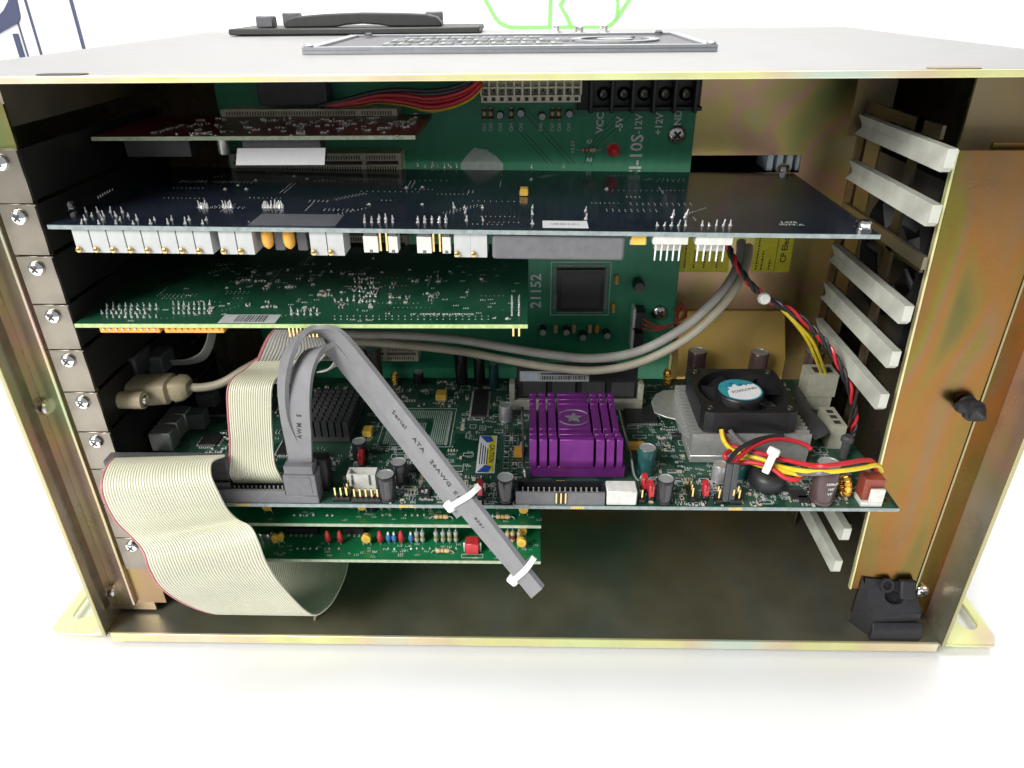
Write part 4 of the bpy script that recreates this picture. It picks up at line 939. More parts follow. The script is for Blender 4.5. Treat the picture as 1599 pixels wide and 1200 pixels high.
for tri in (((-4.6, 5.2), (-3.2, 7.2), (-1.8, 5.8), (-3.0, 4.8)), ((-6.2, 1.8), (-6.4, 4.0), (-4.8, 3.2)), ((.2, 3.8), (1.0, 6.2), (2.4, 5.2), (1.4, 3.8)), ((3.8, 5.4), (4.6, 6.6), (5.2, 5.8))):
    q = MB(); q.prism(tri, lambda u, w, h: (fx+u, fy+w, h), lz+.21, lz+.25); q.build('label_mark', 'ink_blue', cf)
text('FOXCONN', 2.7, (fx+1.8, fy-.6, lz+.2), (1, .38, 0), (-.38, 1, 0), 'ink', cf, spacing=1.0)
# black pin-fin heat sink
x0, y0 = S(482, 697); x1 = S(557, 692)[0]
bh = part('black_heat_sink', 'dark_grey', lambda q: q.box(113, 137, 31, 66, SZ+1, SZ+3.4), parent=sb)
def pinf(q): q.box(-1.3, 1.3, -1.1, 1.1, 0, 8.5)
for i in range(7):
    for j in range(9): shared('pinfin', pinf, 'fin_black', 'fin', bh, (114.8+i*3.45, 32.6+j*3.95, SZ+3.42))
# board footprint of solder lands
a, c = S(603, 694), S(698, 642)
q = MB(); pts = []
bx0, bx1, by0, by1 = 153.5, 184, 31, 63
for i in range(30):
    for j in range(32):
        X, Y = bx0+(bx1-bx0)*i/29, by0+(by1-by0)*j/31
        u, w = abs(i-14.5)/14.5, abs(j-15.5)/15.5
        if max(u, w) < .5 and max(u, w) > .28: continue
        q.box(X-.27, X+.27, Y-.27, Y+.27, SZ+.01, SZ+.06)
stuff(q.build('solder_lands', 'silk_dim', sb))
# caution sticker
q = MB(); x0, y0 = S(743, 739); x1, y1 = S(777, 681); q.box(x0, x1, y0, y1, SZ+.02, SZ+.1, 0); q.box(x0+(x1-x0)*.55, x1-.5, y0+.5, y1-.5, SZ+.11, SZ+.14, 1)
for yy, s in ((y0, 1), (y1, -1)): q.add([(x0+.4, yy+s*.4, SZ+.15), (x1-3, yy+s*.4, SZ+.15), (x1-1.5, yy+s*5, SZ+.15), (x0+4, yy+s*6.5, SZ+.15)], [(0, 1, 2, 3)], 2)
cs = q.build('caution_sticker', ['paper', 'yellow_label', 'ink_blue'], sb)
text('CAUTION', 3.4, (x0+(x1-x0)*.76, (y0+y1)/2, SZ+.14), (0, -1, 0), (1, 0, 0), 'ink', sb)
for k in range(4):
    q = MB(); X = x0+1+k*1.15; q.box(X, X+.5, y0+7, y1-7-k*1.5, SZ+.11, SZ+.14); q.build('sticker_text_line', 'ink', cs)
# capacitors and coils
def capS(px, py, r, h, **k): x, y = S(px, py); y = max(y, SF+r+.4)+0; return cap(sb, x, y+ (r if py < 770 else 0), SZ, r, h, **k), x, (y+(r if py < 770 else 0))
for px, py, r, h, sl in ((605, 784, 4.1, 13.5, 'cap_black'), (790, 784, 4.0, 12.5, 'cap_black'), (1037, 785, 3.7, 12.5, 'cap_black'), (562, 722, 3.6, 10, 'cap_black'), (624, 762, 3.8, 12, 'cap_black')):
    o, x, y = capS(px, py, r, h, sleeve=sl); capstripe(sb, o, x, y, SZ, r, h, 'dark_grey', ang=-1.35, w=.55)
o, x, y = capS(1283, 784, 5.2, 20, sleeve='cap_brown'); 
for j, s_ in enumerate(('1000uF', '16V', 'VT')): text(s_, 1.7, (x+.6, y-5.45, SZ+12.5-j*2.6), (.2, 0, -1) if False else (1, .1, 0), (0, 0, 1), 'silk', o, depth=0)
capS(790, 662, 3.6, 9.5, sleeve='cap_top'); capS(1125, 758, 3.4, 9.5, sleeve='cap_top'); capS(1010, 746, 4.2, 14, sleeve='cap_teal')
capS(1158, 752, 3.6, 9, sleeve='cap_teal')
for px, py, r, h, sl in ((722, 597, 3.6, 20, 'cap_black'), (750, 600, 3.2, 17, 'cap_black'), (772, 606, 2.8, 16, 'cap_teal'), (587, 597, 4.6, 22, 'cap_brown'), (1083, 603, 5, 22.5, 'cap_brown'), (1178, 603, 5, 21.5, 'cap_brown'), (1262, 604, 5, 22, 'cap_brown'), (655, 600, 3, 8, 'cap_black')):
    x, y = S(px, py); cap(sb, x, min(y, 95), SZ, r, h, sleeve=sl)
x, y = S(1205, 776); q = MB(); q.lathe((x, y+7.6, SZ), (0, 0, 1), [(6.4, 0), (7.6, 1.0), (8.1, 3), (8.1, 6), (7.4, 7.6), (5.4, 8.6), (3, 8.9)], 24); q.build('choke', 'choke_black', sb)
x, y = S(1320, 778); coil(sb, x, y+2.5, SZ, 3.2, 1.5, upright=True)
x, y = S(618, 600); coil(sb, x, min(y, 94), SZ, 2.4, 1.2)
x, y = S(1041, 600); coil(sb, x, min(y, 95), SZ, 3.0, 1.4)
for px, py, sx, sy, h, m in ((811, 712, 4.6, 6, 3, 'orange_cap'), (690, 624, 5.6, 6, 4, 'yellow_cap'), (575, 680, 4.4, 6, 3.4, 'yellow_cap'), (876, 762, 4.4, 3, 2.4, 'yellow_cap'), (992, 703, 9, 3.4, 3.4, 'orange_cap'), (1062, 688, 8, 3, 3, 'chip')):
    x, y = S(px, py); tantalum(sb, x, y+1, SZ, sx, sy, h, m)
# headers along the front edge
x0 = S(337, 788)[0]; x1 = S(448, 788)[0]; shroud(sb, x0, x1, SF+.6, SF+9.2, SZ, 6.6, 14)
x0 = S(806, 789)[0]; x1 = S(944, 789)[0]; shroud(sb, x0, x1, SF+.6, SF+9.4, SZ, 6.8, 15)
x = S(876, 789)[0]; q = MB(); q.box(x-2.6, x+2.6, SF+.2, SF+.56, SZ+1, SZ+6.9, 0)
for dx in (-2, 0, 2): q.box(x+dx-.3, x+dx+.3, SF-.05, SF+.18, SZ+1.5, SZ+7, 1)
q.build('polarising_key', ['black_plastic', 'gold'], sb)
x0, x1 = S(947, 789)[0], S(994, 789)[0]; q = MB(); q.box(x0, x1, SF+.8, SF+9, SZ, SZ+7.4); q.build('white_socket', 'white_plastic', sb, bevel=.4)
xa = S(524, 786)[0]; header(sb, xa, SF+3, SZ, 3, 1, 7); header(sb, S(543, 780)[0], SF+3.5, SZ, 1, 4, 7)
xa = S(555, 785)[0]; header(sb, xa, SF+2.2, SZ, 5, 1, 7)
x0, x1 = S(545, 765)[0], S(589, 765)[0]; y = S(565, 766)[1]
q = MB(); q.box(x0, x1, y, y+1, SZ, SZ+8.4); q.box(x0, x1, y+5, y+6, SZ, SZ+8.4); q.box(x0, x0+1, y+1.02, y+4.98, SZ, SZ+8.4); q.box(x1-1, x1, y+1.02, y+4.98, SZ, SZ+8.4); q.box(x0+1, x1-1, y+1.02, y+4.98, SZ, SZ+2)
q.box(x0+2, x0+3, y-.1, y-.02, SZ+3, SZ+8.5, 1); q.box(x1-3, x1-2, y-.1, y-.02, SZ+3, SZ+8.5, 1)
for k in range(4): X = x0+2.4+(x1-x0-4.8)*k/3; q.box(X-.3, X+.3, y+2.6, y+3.2, SZ+2, SZ+7, 2)
q.build('white_socket', ['white_plastic', 'grey_plastic', 'solder'], sb)
for px, py in ((565, 733), (750, 782), (1007, 772), (1017, 784), (1102, 783)): x, y = S(px, py); jumper(sb, x, y+2.5, SZ)
header(sb, S(1012, 785)[0]-2.8, SF+3, SZ, 1, 1, 7); 
header(sb, S(1079, 779)[0], SF+4, SZ, 1, 4, 7.5); header(sb, S(1121, 785)[0], SF+3, SZ, 1, 2, 7.5); header(sb, S(1143, 785)[0], SF+3, SZ, 2, 2, 7.5)
header(sb, S(757, 784)[0]+2, SF+4, SZ, 1, 1, 3.0)
# fan connector at the right end
x0, x1 = S(1342, 789)[0], S(1375, 789)[0]
q = MB(); q.box(x0, x1, SF+1.2, SF+9, SZ, SZ+2.2, 0); q.box(x0+3, x1, SF+1.2, SF+2.4, SZ+2.25, SZ+9, 0); q.box(x0+.4, x1-.2, SF+3, SF+9.5, SZ+2.25, SZ+13, 1); fcn = q.build('fan_connector', ['white_plastic', 'band'], sb, bevel=.2)
MAT['band'].node_tree.nodes['Principled BSDF'].inputs['Roughness'].default_value = .45
x, y = S(1385, 781); q = MB(); q.lathe((x-1.5, y, SZ+.01), (0, 0, 1), [(2.8, 0), (2.8, .12), (1.7, .12), (1.7, .02)], 20, caps=False); q.build('mounting_hole_ring', 'brass', sb)
# memory module and its socket
x0, x1 = U(797, 636, z=SZ).x, 286
q = MB(); q.box(x0, x1, 64, 70, SZ, SZ+6); q.build('memory_socket', 'socket_ivory', sb, bevel=.3)
for xx in (x0-.2, x1-3): q = MB(); q.box(xx, xx+3, 63.5, 71, SZ+6.1, SZ+16); q.build('socket_latch', 'socket_ivory', sb, bevel=.4)
mm = thing('memory_module', 'black memory module with a bar code label behind the violet heat sink', 'memory module', (255, 67, SZ+6.05))
q = MB(); q.box(x0+3.5, x1-3.5, 66.4, 67.6, SZ+6.1, SZ+27); q.build('board', 'chip', mm)
for k in range(4): q = MB(); q.box(x0+7+k*15.5, x0+19+k*15.5, 65.3, 66.35, SZ+8, SZ+16.5); q.build('chip', 'chip_face', mm)
a, c = U(812, 580, y=66.3), U(920, 596, y=66.3); q = MB(); q.box(a.x, c.x, 66.2, 66.35, c.z, a.z, 0); q.box(a.x+.8, a.x+9, 66.13, 66.18, c.z+.8, a.z-.8, 2); k = a.x+11
while k < c.x-2: w = rr.uniform(.2, .7); q.box(k, k+w, 66.13, 66.18, c.z+1, c.z+(a.z-c.z)*.55, 1); k += w+rr.uniform(.25, .6)
q.box(a.x+11, c.x-3, 66.13, 66.18, c.z+(a.z-c.z)*.68, c.z+(a.z-c.z)*.82, 1); q.build('bar_code_label', ['paper_grey', 'ink', 'bluish'], mm)
# chips
x0, y0 = S(736, 652); x1, y1 = S(764, 612); chip(sb, x0, x1, y0, y1, SZ, 1.6, 4, .9)
x0, y0 = S(653, 779); x1, y1 = S(674, 765); cc_ = chip(sb, x0, x1, y0, y1, SZ, 1.5, True, .8); text('XF\n1208', 1.6, ((x0+x1)/2, (y0+y1)/2, SZ+1.5), (0, 1, 0), (-1, 0, 0), 'silk', cc_)
for px, py, w, d in ((500, 735, 9, 8), (1245, 775, 7, 6), (640, 735, 8, 5), (1000, 650, 16, 16), (860, 592, 8, 8), (300, 660, 12, 10), (1255, 783, 4, 4), (965, 590, 8, 6)):
    x, y = S(px, py); chip(sb, x-w/2, x+w/2, y-d/2, y+d/2, SZ, 1.5, True, .9)
AV = [(224, 276, -2, 54), (300, 360, 14, 66), (112, 140, 28, 68), (150, 188, 28, 66), (198, 213, 5, 41), (84, 146, -17, -7), (218, 276, -17, -6), (214, 290, 60, 72)]
smd(sb, (140, 372, SF+1.5, 96), SZ, 520, 31, avoid=AV); smd(sb, (140, 372, SF+1.5, 4), SZ, 260, 32, avoid=AV, name='surface_mount_parts')
R_ = []
rr = random.Random(5)
for _ in range(260):
    x, y = rr.uniform(140, 370), rr.uniform(SF+2, 92); w, d = rr.uniform(2, 7), rr.uniform(1.6, 5)
    if not any(a <= x <= b_ and c <= y <= d_ for a, b_, c, d_ in AV): R_.append((x, x+w, y, y+d))
R_ += [(150.5, 187, 28.5, 65.5)]
silkmarks(sb, R_, SZ+.02, extra=silkscatter((140, 380, SF+1, 60), 700, 8, AV))
silkmarks(sb, [(184.5, 185.2, 30, 62)], SZ+.09, name='printed_marks', extra=[(219, 226, SF+.1, SF+.5), (219, 219.5, SF+.1, SF+4)])
# board-edge test pads
q = MB()
for px0 in (372, 626, 893, 1140):
    for k in range(6): X = U(px0+k*3.6, 794, y=SF).x; q.box(X-.35, X+.35, SF-.06, SF-.01, SZ-1.4, SZ-.1)
stuff(q.build('edge_pads', 'yellow_cap', sb))
# double row of tall components next to the sticker (inductor ladder)
q = MB(); x0, y0 = S(783, 740); x1, y1 = S(797, 680)
for j in range(8):
    for i in range(2): X = x0+2+i*4; Y = y0+(y1-y0)*j/7; q.box(X-1.4, X+1.4, Y-.5, Y-.25, SZ+.02, SZ+.08); q.box(X-1.4, X+1.4, Y+1.6, Y+1.85, SZ+.02, SZ+.08); q.box(X-.9, X+.9, Y, Y+1.3, SZ+.02, SZ+.5, 1)
stuff(q.build('resistor_ladder', ['silk', 'chip'], sb))
# left end: metal port shells
for px, py, d in ((261, 678, 8.5), (272, 661, 8.5), (285, 647, 8.5)):
    p = U(px, py, z=111); q = MB(); q.box(41, p.x+1, p.y, p.y+d, SZ, 111); q.build('port_shell', 'aluminium', sb, bevel=.5)
for k, (px, py) in enumerate(((300, 672), (318, 640))):
    x, y = S(px, py); q = MB(); q.box(x-3, x+7, y, y+8, SZ, SZ+9); q.build('relay', 'grey_plastic', sb, bevel=.4)
for px, py, w, d in ((345, 725, 10, 12), (330, 690, 9, 9), (420, 640, 8, 8), (345, 640, 12, 12), (450, 700, 7, 14)):
    x, y = S(px, py); chip(sb, x-w/2, x+w/2, y-d/2, y+d/2, SZ, 1.6, 4, 1.0)
smd(sb, (66, 140, SF+12, 90), SZ, 160, 41, name='surface_mount_parts', avoid=AV)
# sockets for the serial cables
x0, x1 = U(452, 788, y=SF+1).x, U(497, 788, y=SF+1).x
q = MB(); q.box(x0-.8, x1+1.0, SF+.4, SF+8, SZ, SZ+4.2); q.build('serial_socket', 'grey_plastic', sb, bevel=.3)
# tall white sockets at the right rear
q = MB(); q.box(372.2, 385.2, 66, 77, SZ, SZ+8, 0); q.box(371.2, 386.2, 65.5, 77.5, SZ+8.05, 122, 0)
for k in range(2): q.box(374.5+k*6, 378+k*6, 68, 74, 122.05, 122.2, 1)
q.build('power_plug_socket', ['socket_ivory', 'ink'], sb, bevel=.5)
q = MB(); x, y = 374.5, 38; q.box(x-3.6, x+3.6, y-9, y+9, SZ, SZ+13)
for k in range(3): q.box(x-1.6, x+1.6, y-7+k*5, y-4+k*5, SZ+13.02, SZ+13.1, 1)
q.build('power_plug_socket', ['socket_ivory', 'ink'], sb, bevel=.3)
p = U(1360, 670, y=40); q = MB(); q.lathe((376, 22, SZ), (0, 0, 1), [(2, 0), (2, 9), (3, 9.2), (3, 11), (2, 12)], 12); q.build('standoff_post', 'dark_grey', sb)

# ------------------------------------------------------------------ two long-wired cards under the processor board
def lowcard(i, z, name, label, seed):
    t = thing(name, label, 'expansion card', (140, 50, z-1.6), 'through-hole cards below the processor board')
    bracket(i, t, 'card_bracket'); yf = U(700, 820 if i == 8 else 876, z=z).y
    part('board', ['pcb_isa', 'laminate'], lambda q: [q.box(41, 231.7, yf+.4, 101, z-1.6, z, 0), q.box(41, 231.7, yf, yf+.38, z-1.6, z, 1)], parent=t)
    return t, yf
Z1, Z2 = 79.8, 59.4
l1, y1f = lowcard(8, Z1, 'wired_card', 'green card with wired resistors directly under the processor board', 1)
l2_, y2f = lowcard(9, Z2, 'wired_card', 'lowest green card with a row of upright resistors and a red relay', 2)
def Q1(px, py): p = U(px, py, z=Z1); return p.x, p.y
def Q2(px, py): p = U(px, py, z=Z2); return p.x, p.y
for px in (690, 786): x, y = Q1(px, 811); resistor_lying(l1, x, y, Z1)
for px, py in ((818, 806), (567, 801), (420, 802)): x, y = Q1(px, py); disc_cap(l1, x, y, Z1)
for px in (595, 607, 625, 648, 661, 672): x, y = Q1(px, 803); resistor_up(l1, x, y+3, Z1, 5)
blobs(l1, [Q1(px, 805) for px in (460, 470, 480, 490, 512, 520, 598, 610, 634, 644, 653, 663, 725, 735, 770, 760)], Z1, .8, 1.0)
silkmarks(l1, [], Z1+.02, extra=silkscatter((95, 230, y1f+2, y1f+20), 60, 6))
x, y = Q1(582, 800); q = MB(); q.lathe((x, y+2, Z1), (0, 0, 1), [(2.3, 0), (2.3, 5.5), (1.6, 6.5)], 12); q.build('transistor', 'cap_black', l1)
for px, mat in ((652, 'resistor_green'), (661, 'resistor_green'), (682, 'resistor_green'), (693, 'resistor_green'), (703, 'resistor_green'), (713, 'resistor_green'), (793, 'paper_grey'), (801, 'band'), (811, 'resistor')):
    x, y = Q2(px, 848); resistor_up(l2_, x, y, Z2, 6, 1.2, mat, 'paper_grey' if mat == 'resistor_green' else 'resistor')
for px in (608, 617, 643): x, y = Q2(px, 848); q = MB(); q.lathe((x, y, Z2+1), (0, 0, 1), [(.7, 0, 0), (1.3, 1.2, 0), (1.3, 3, 0), (.7, 4.5, 0), (.5, 6, 1)], 10); q.cyl((x, y, Z2), (x, y, Z2+1.1), .3, 5, 1); q.build('diode', ['blue_part', 'solder'], l2_)
for px in (514, 533, 595, 628): x, y = Q2(px, 850); q = MB(); q.lathe((x, y, Z2+1), (0, 0, 1), [(.5, 0, 0), (1.2, 1, 0), (1.5, 3.4, 0), (1.0, 6.2, 0), (.4, 7.6, 0)], 10); q.cyl((x, y, Z2), (x, y, Z2+1.1), .3, 5, 1); q.build('varistor', ['red_plastic', 'solder'], l2_)
for px, py in ((574, 852), (815, 858), (816, 840), (432, 852), (441, 850)): x, y = Q2(px, py); disc_cap(l2_, x, y, Z2, 4.6 if px > 500 else 3, 5.2)
x, y = Q2(692, 864); resistor_lying(l2_, x, y, Z2)
x, y = Q2(738, 868); q = MB(); q.box(x-3.2, x+3.2, y, y+6, Z2+.6, Z2+7, 0); q.box(x-4.4, x-3.3, y+2, y+3.2, Z2, Z2+6, 1); q.box(x+3.3, x+4.4, y+2, y+3.2, Z2, Z2+6, 1); q.build('relay', ['red_plastic', 'solder'], l2_, bevel=.4)
silkmarks(l2_, [(x-5.2, x+5.2, y-1.6, y+1)], Z2+.02, extra=silkscatter((100, 230, y2f+1.5, y2f+14), 55, 12))
x, y = Q2(415, 845); q = MB(); q.lathe((x, y+3, Z2), (0, 0, 1), [(4.2, 0), (4.2, 4), (3.9, 4.6)], 16); q.build('metal_can', 'steel', l2_)
for px, w in ((552, 10), (470, 16)): x, y = Q2(px, 842); chip(l2_, x-w/2, x+w/2, y+3, y+9, Z2, 4, True, 2.54)
blobs(l2_, [Q2(px, 857) for px in (465, 475, 485, 495, 515, 530, 607, 617, 643, 652, 661, 672, 682, 693, 703, 713, 785, 775)], Z2, .7, .9)

# ------------------------------------------------------------------ cables
def path(lst): return [U(px, py, y=y) for px, py, y in lst]
# wide ribbon
wr = thing('wide_ribbon_cable', 'wide cream ribbon cable hanging out of the case in waves', 'ribbon cable', (80, -20, 0))
Lp = [(176, 717, -12.6), (165, 730, -20), (157, 757, -29), (163, 785, -31), (180, 815, -25), (205, 840, -22), (222, 862, -26), (232, 890, -30), (250, 918, -26), (290, 944, -19), (335, 958, -13), (372, 951, -3), (398, 930, 10), (408, 900, 22), (412, 872, 34)]
Rp = [(352, 712, -12.6), (333, 721, -19), (331, 742, -27), (342, 768, -30), (356, 795, -25), (372, 811, -22), (392, 822, -25), (405, 846, -30), (418, 880, -28), (442, 916, -21), (486, 959, -13), (512, 950, -3), (530, 924, 10), (541, 897, 22), (546, 872, 34)]
q = MB(); q.strip(path(Lp), path(Rp), 1.2, 40, .6, 6, 1); q.build('flat_cable', ['ribbon', 'ribbon_red'], wr)
a, c = U(172, 709, y=-9), U(353, 705, y=-9)
q = MB(); q.box(a.x-1.5, c.x+1, -13, -6, 114, 120.5, 0); q.box(a.x-1, c.x+.5, -12.5, -6.5, SZ+8.7, 113.95, 0); q.build('connector', 'dark_grey', wr, bevel=.5)
x0, x1 = a.x-1, c.x+.5; shroud(sb, x0, x1, -14, -5.2, SZ, 8.6, 20)
# narrow ribbon
nr = thing('narrow_ribbon_cable', 'narrow cream ribbon cable standing in an S beside the grey plug', 'ribbon cable', (108, -5, SZ))
Ln = [(400, 560, 20), (382, 578, 14), (362, 592, 5), (354, 612, 0), (355, 650, -3), (358, 690, -7), (357, 720, -10), (354, 738, -11), (360, 752, -9), (375, 756, -4), (395, 750, 3)]
Rn = [(470, 556, 20), (455, 574, 14), (434, 590, 5), (426, 608, 0), (425, 648, -3), (427, 690, -7), (430, 722, -10), (437, 740, -11), (446, 752, -9), (462, 755, -4), (478, 748, 3)]
q = MB(); q.strip(path(Ln), path(Rn), 1.2, 20, .6, 6, 1); q.build('flat_cable', ['ribbon', 'ribbon_red'], nr)
gr = thing('grey_ribbon_cable', 'shaded grey ribbon cable dropping from under the green card', 'ribbon cable', (125, 15, 140))
Lg = [(428, 514, 6), (418, 525, 10), (408, 545, 15), (398, 572, 20), (392, 598, 25)]
Rg = [(498, 514, 6), (506, 530, 10), (512, 550, 15), (490, 575, 20), (470, 598, 25)]
q = MB(); q.strip(path(Lg), path(Rg), 1.2, 20, .6, 6, 1); q.build('flat_cable', ['ribbon_grey', 'ribbon_red'], gr)
# the loop that pokes out behind the serial cable
q = MB(); q.strip(path([(500, 520, 14), (523, 530, 16), (524, 560, 18), (512, 578, 20), (495, 582, 22)]), path([(528, 516, 20), (541, 526, 22), (541, 552, 24), (528, 570, 26), (508, 575, 28)]), .95, 6, .38, 6); q.build('flat_cable', ['ribbon_grey'], gr)
# serial data cables
sc = thing('serial_data_cable', 'flat grey serial data cable looping up from its plug and down across the boards', 'cable', (128, -10, SZ+4))
So_L = [(452, 722, -10), (448, 690, -11), (441, 650, -11), (437, 600, -9), (444, 556, -5), (466, 528, 0), (492, 521, 3), (522, 536, 1), (556, 580, -5), (596, 636, -13), (640, 694, -22), (684, 752, -30), (726, 806, -36), (770, 858, -41), (806, 900, -44), (832, 932, -45)]
So_R = [(488, 720, -10), (468, 690, -13), (452, 650, -14), (449, 600, -13), (458, 556, -10), (474, 522, -6), (496, 511, -3), (533, 518, -5), (575, 565, -11), (619, 621, -19), (663, 677, -28), (709, 737, -36), (751, 791, -42), (791, 843, -47), (823, 885, -50), (849, 917, -51)]
q = MB(); q.strip(path(So_L), path(So_R), 2.0, 3, .0, 8); ca = q.build('flat_cable', 'sata', sc, bevel=.0)
Si_L = [(452, 722, -12), (452, 680, -13), (453, 630, -12), (459, 585, -8), (472, 556, -3), (490, 547, 1), (512, 552, 3), (545, 590, 0), (585, 640, -8), (630, 698, -17), (674, 755, -25), (716, 808, -31)]
Si_R = [(488, 720, -12), (487, 680, -13), (485, 630, -13), (489, 585, -11), (499, 557, -8), (512, 543, -4), (529, 540, -2), (559, 575, -6), (602, 625, -14), (647, 683, -23), (693, 741, -31), (735, 795, -37)]
q = MB(); q.strip(path(Si_L), path(Si_R), 2.0, 3, .0, 8); q.build('flat_cable', 'sata', sc)
px0, px1 = U(453, 720, y=-12), U(487, 720, y=-12)
q = MB(); q.box(x0 := U(449, 780, y=SF+.6).x, x1 := U(498, 780, y=SF+.6).x, SF+.4, SF+8.4, SZ+4.3, SZ+15, 0); q.box(x0+.8, x1-.8, SF+1.0, SF+8, SZ+15.05, SZ+19.2, 0); q.box(x0+2, x1-2, SF+.2, SF+.38, SZ+5.5, SZ+14, 0); q.build('plug', 'grey_plastic', sc, bevel=.6, seg=2)
q = MB(); q.box(x0+3, x1+3, SF+9, SF+16, SZ+.1, SZ+17); q.build('plug', 'black_plastic', sc, bevel=.6)
# lettering on the outer cable
def on_strip(t, Lq, Rq):
    Ls, Rs = spline(path(Lq), 8), spline(path(Rq), 8); i = t*(len(Ls)-1); k = int(i); f = i-k; k2 = min(k+1, len(Ls)-1)
    l, r = Ls[k].lerp(Ls[k2], f), Rs[k].lerp(Rs[k2], f); d = (Ls[k2]-Ls[k]+Rs[k2]-Rs[k]).normalized(); n_ = (r-l).cross(d).normalized()
    if n_.dot(CAM-l) < 0: n_ = -n_
    return l.lerp(r, .5), d, n_
def t_at(px, py):
    best = None
    for i in range(200):
        c_ = on_strip(i/200, So_L, So_R)[0]-CAM; k = c_.dot(FW); q_ = (800+F_PX*c_.dot(RT)/k, 600-F_PX*c_.dot(UP)/k); e = (q_[0]-px)**2+(q_[1]-py)**2
        if i > 70 and (best is None or e < best[0]): best = (e, i/200)
    return best[1]
for (px, py), s_, sz in (((627, 657), 'Serial', 3.5), ((653, 697), 'ATA', 3.5), ((688, 737), '26AWG', 3.5), ((716, 770), 'E1', 3.3), ((748, 818), '8581', 2.6)):
    c_, d_, n_ = on_strip(t_at(px, py), So_L, So_R); text(s_, sz, c_+n_*1.05, d_, n_.cross(d_), 'ink', sc, spacing=1.15, depth=.05)
for t, s_ in ((.46, 'AWK'), (.36, 'S')):
    pass
c_, d_, n_ = on_strip(.12, Si_L, Si_R); text('AWM  S', 2.8, c_+n_*1.05, d_, n_.cross(d_), 'ink', sc, spacing=1.3, depth=.05)
def ziptie(t, label, head_side=0):
    c_, d_, n_ = on_strip(t, So_L, So_R); Ls, Rs = spline(path(So_L), 8), spline(path(So_R), 8); i = int(t*(len(Ls)-1)); wv = (Rs[i]-Ls[i]); w = wv.length/2+.9; u = wv.normalized(); d_ = u.cross(n_).normalized()
    zt = thing('zip_tie', label, 'zip tie', c_, 'white zip ties')
    q = MB(); hh = 2.6
    ring = [(w+.3, -4.2), (w+.5, -1.5), (w+.1, .6), (w-1.4, 1.5), (0, 1.6), (-w+1.4, 1.5), (-w-.1, .6), (-w-.5, -1.5), (-w-.3, -4.2), (-w+1.5, -5.2), (0, -5.4), (w-1.5, -5.2), (w+.3, -4.2)]
    A = [c_+u*a+n_*(b) for a, b in ring]
    L_ = [p-d_*1.15 for p in A]; R_2 = [p+d_*1.15 for p in A]; q.strip(L_, R_2, .9, 1, 0, 4); q.build('band', 'nylon', zt)
    q = MB(); hp = c_-u*(w+1.9)+n_*.3; Rm = Matrix((u, d_, n_)).transposed(); q.obox(hp, 4.6, 4.8, 4.2, Rm); q.build('head', 'nylon', zt, bevel=1.0, seg=2)
ziptie(t_at(720, 781), 'white zip tie round the grey flat cable in front of the processor board')
ziptie(t_at(823, 888), 'white zip tie near the lower end of the grey flat cable')
# round cables
vg = thing('monitor_cable', 'beige monitor plug on the left with its round cable running right', 'cable', U(240, 630, y=25))
a = U(176, 612, y=26); c = U(284, 606, y=26)
q = MB(); ax = (c-a).normalized()
def rect_sec(t, hw, hh, nn=16):
    cc = a.lerp(c, t); P = []
    for k in range(nn):
        an = 2*pi*k/nn; e = .5; X = (abs(cos(an))**e)*(1 if cos(an) > 0 else -1); Y = (abs(sin(an))**e)*(1 if sin(an) > 0 else -1); P.append(cc+V((0, X*hw, Y*hh)))
    return P
secs = [rect_sec(t, hw, hh) for t, hw, hh in ((-.28, 9, 5.2), (.1, 9, 5.2), (.16, 8.6, 5.6), (.3, 8, 6.2), (.85, 7.4, 6.0), (.88, 5.4, 5.0), (.93, 5.4, 5.0), (.95, 6.4, 5.6), (1.05, 6.0, 5.2), (1.12, 4, 3.6))]
o = len(q.v); nn = 16
for s_ in secs: q.v += [tuple(p) for p in s_]
for i in range(len(secs)-1):
    for k in range(nn): k2 = (k+1) % nn; q.f.append((o+i*nn+k, o+i*nn+k2, o+(i+1)*nn+k2, o+(i+1)*nn+k)); q.m.append(0)
q.f.append(tuple(range(o, o+nn))); q.m.append(0); q.f.append(tuple(range(o+(len(secs)-1)*nn, o+len(secs)*nn))); q.m.append(0)
q.build('plug_hood', 'beige_plastic', vg)
p = U(212, 625, y=14); q = MB(); q.lathe((p.x-8, p.y, p.z), (1, 0, 0), [(4, 0, 0), (4.2, 12, 0), (3, 12.5, 0), (2.4, 12.6, 1), (2.2, 13.6, 1)], 16); q.build('thumb_screw', ['beige_plastic', 'steel'], vg)
q = MB(); q.tube(path([(290, 605, 26), (320, 605, 27), (350, 597, 29), (385, 576, 33), (425, 556, 38), (470, 543, 44), (520, 536, 50), (560, 534, 55), (640, 540, 60), (720, 549, 60), (790, 562, 58), (860, 574, 55), (930, 579, 52), (1000, 566, 52), (1070, 531, 54), (1120, 487, 58), (1150, 448, 64), (1166, 412, 74), (1170, 385, 84)]), 2.1, 10, 0, 6); q.build('round_cable', 'cable_beige', vg)
g2c = thing('grey_round_cable', 'grey round cable sagging in front of the backplane above its beige twin', 'cable', U(940, 560, y=55))
q = MB(); q.tube(path([(500, 518, 52), (560, 522, 56), (640, 524, 62), (720, 531, 62), (790, 543, 60), (860, 554, 57), (930, 560, 55), (1000, 548, 55), (1065, 514, 57), (1112, 474, 61), (1140, 440, 67), (1156, 405, 78), (1158, 378, 88)]), 2.35, 10, 0, 6); q.build('round_cable', 'cable_grey', g2c)
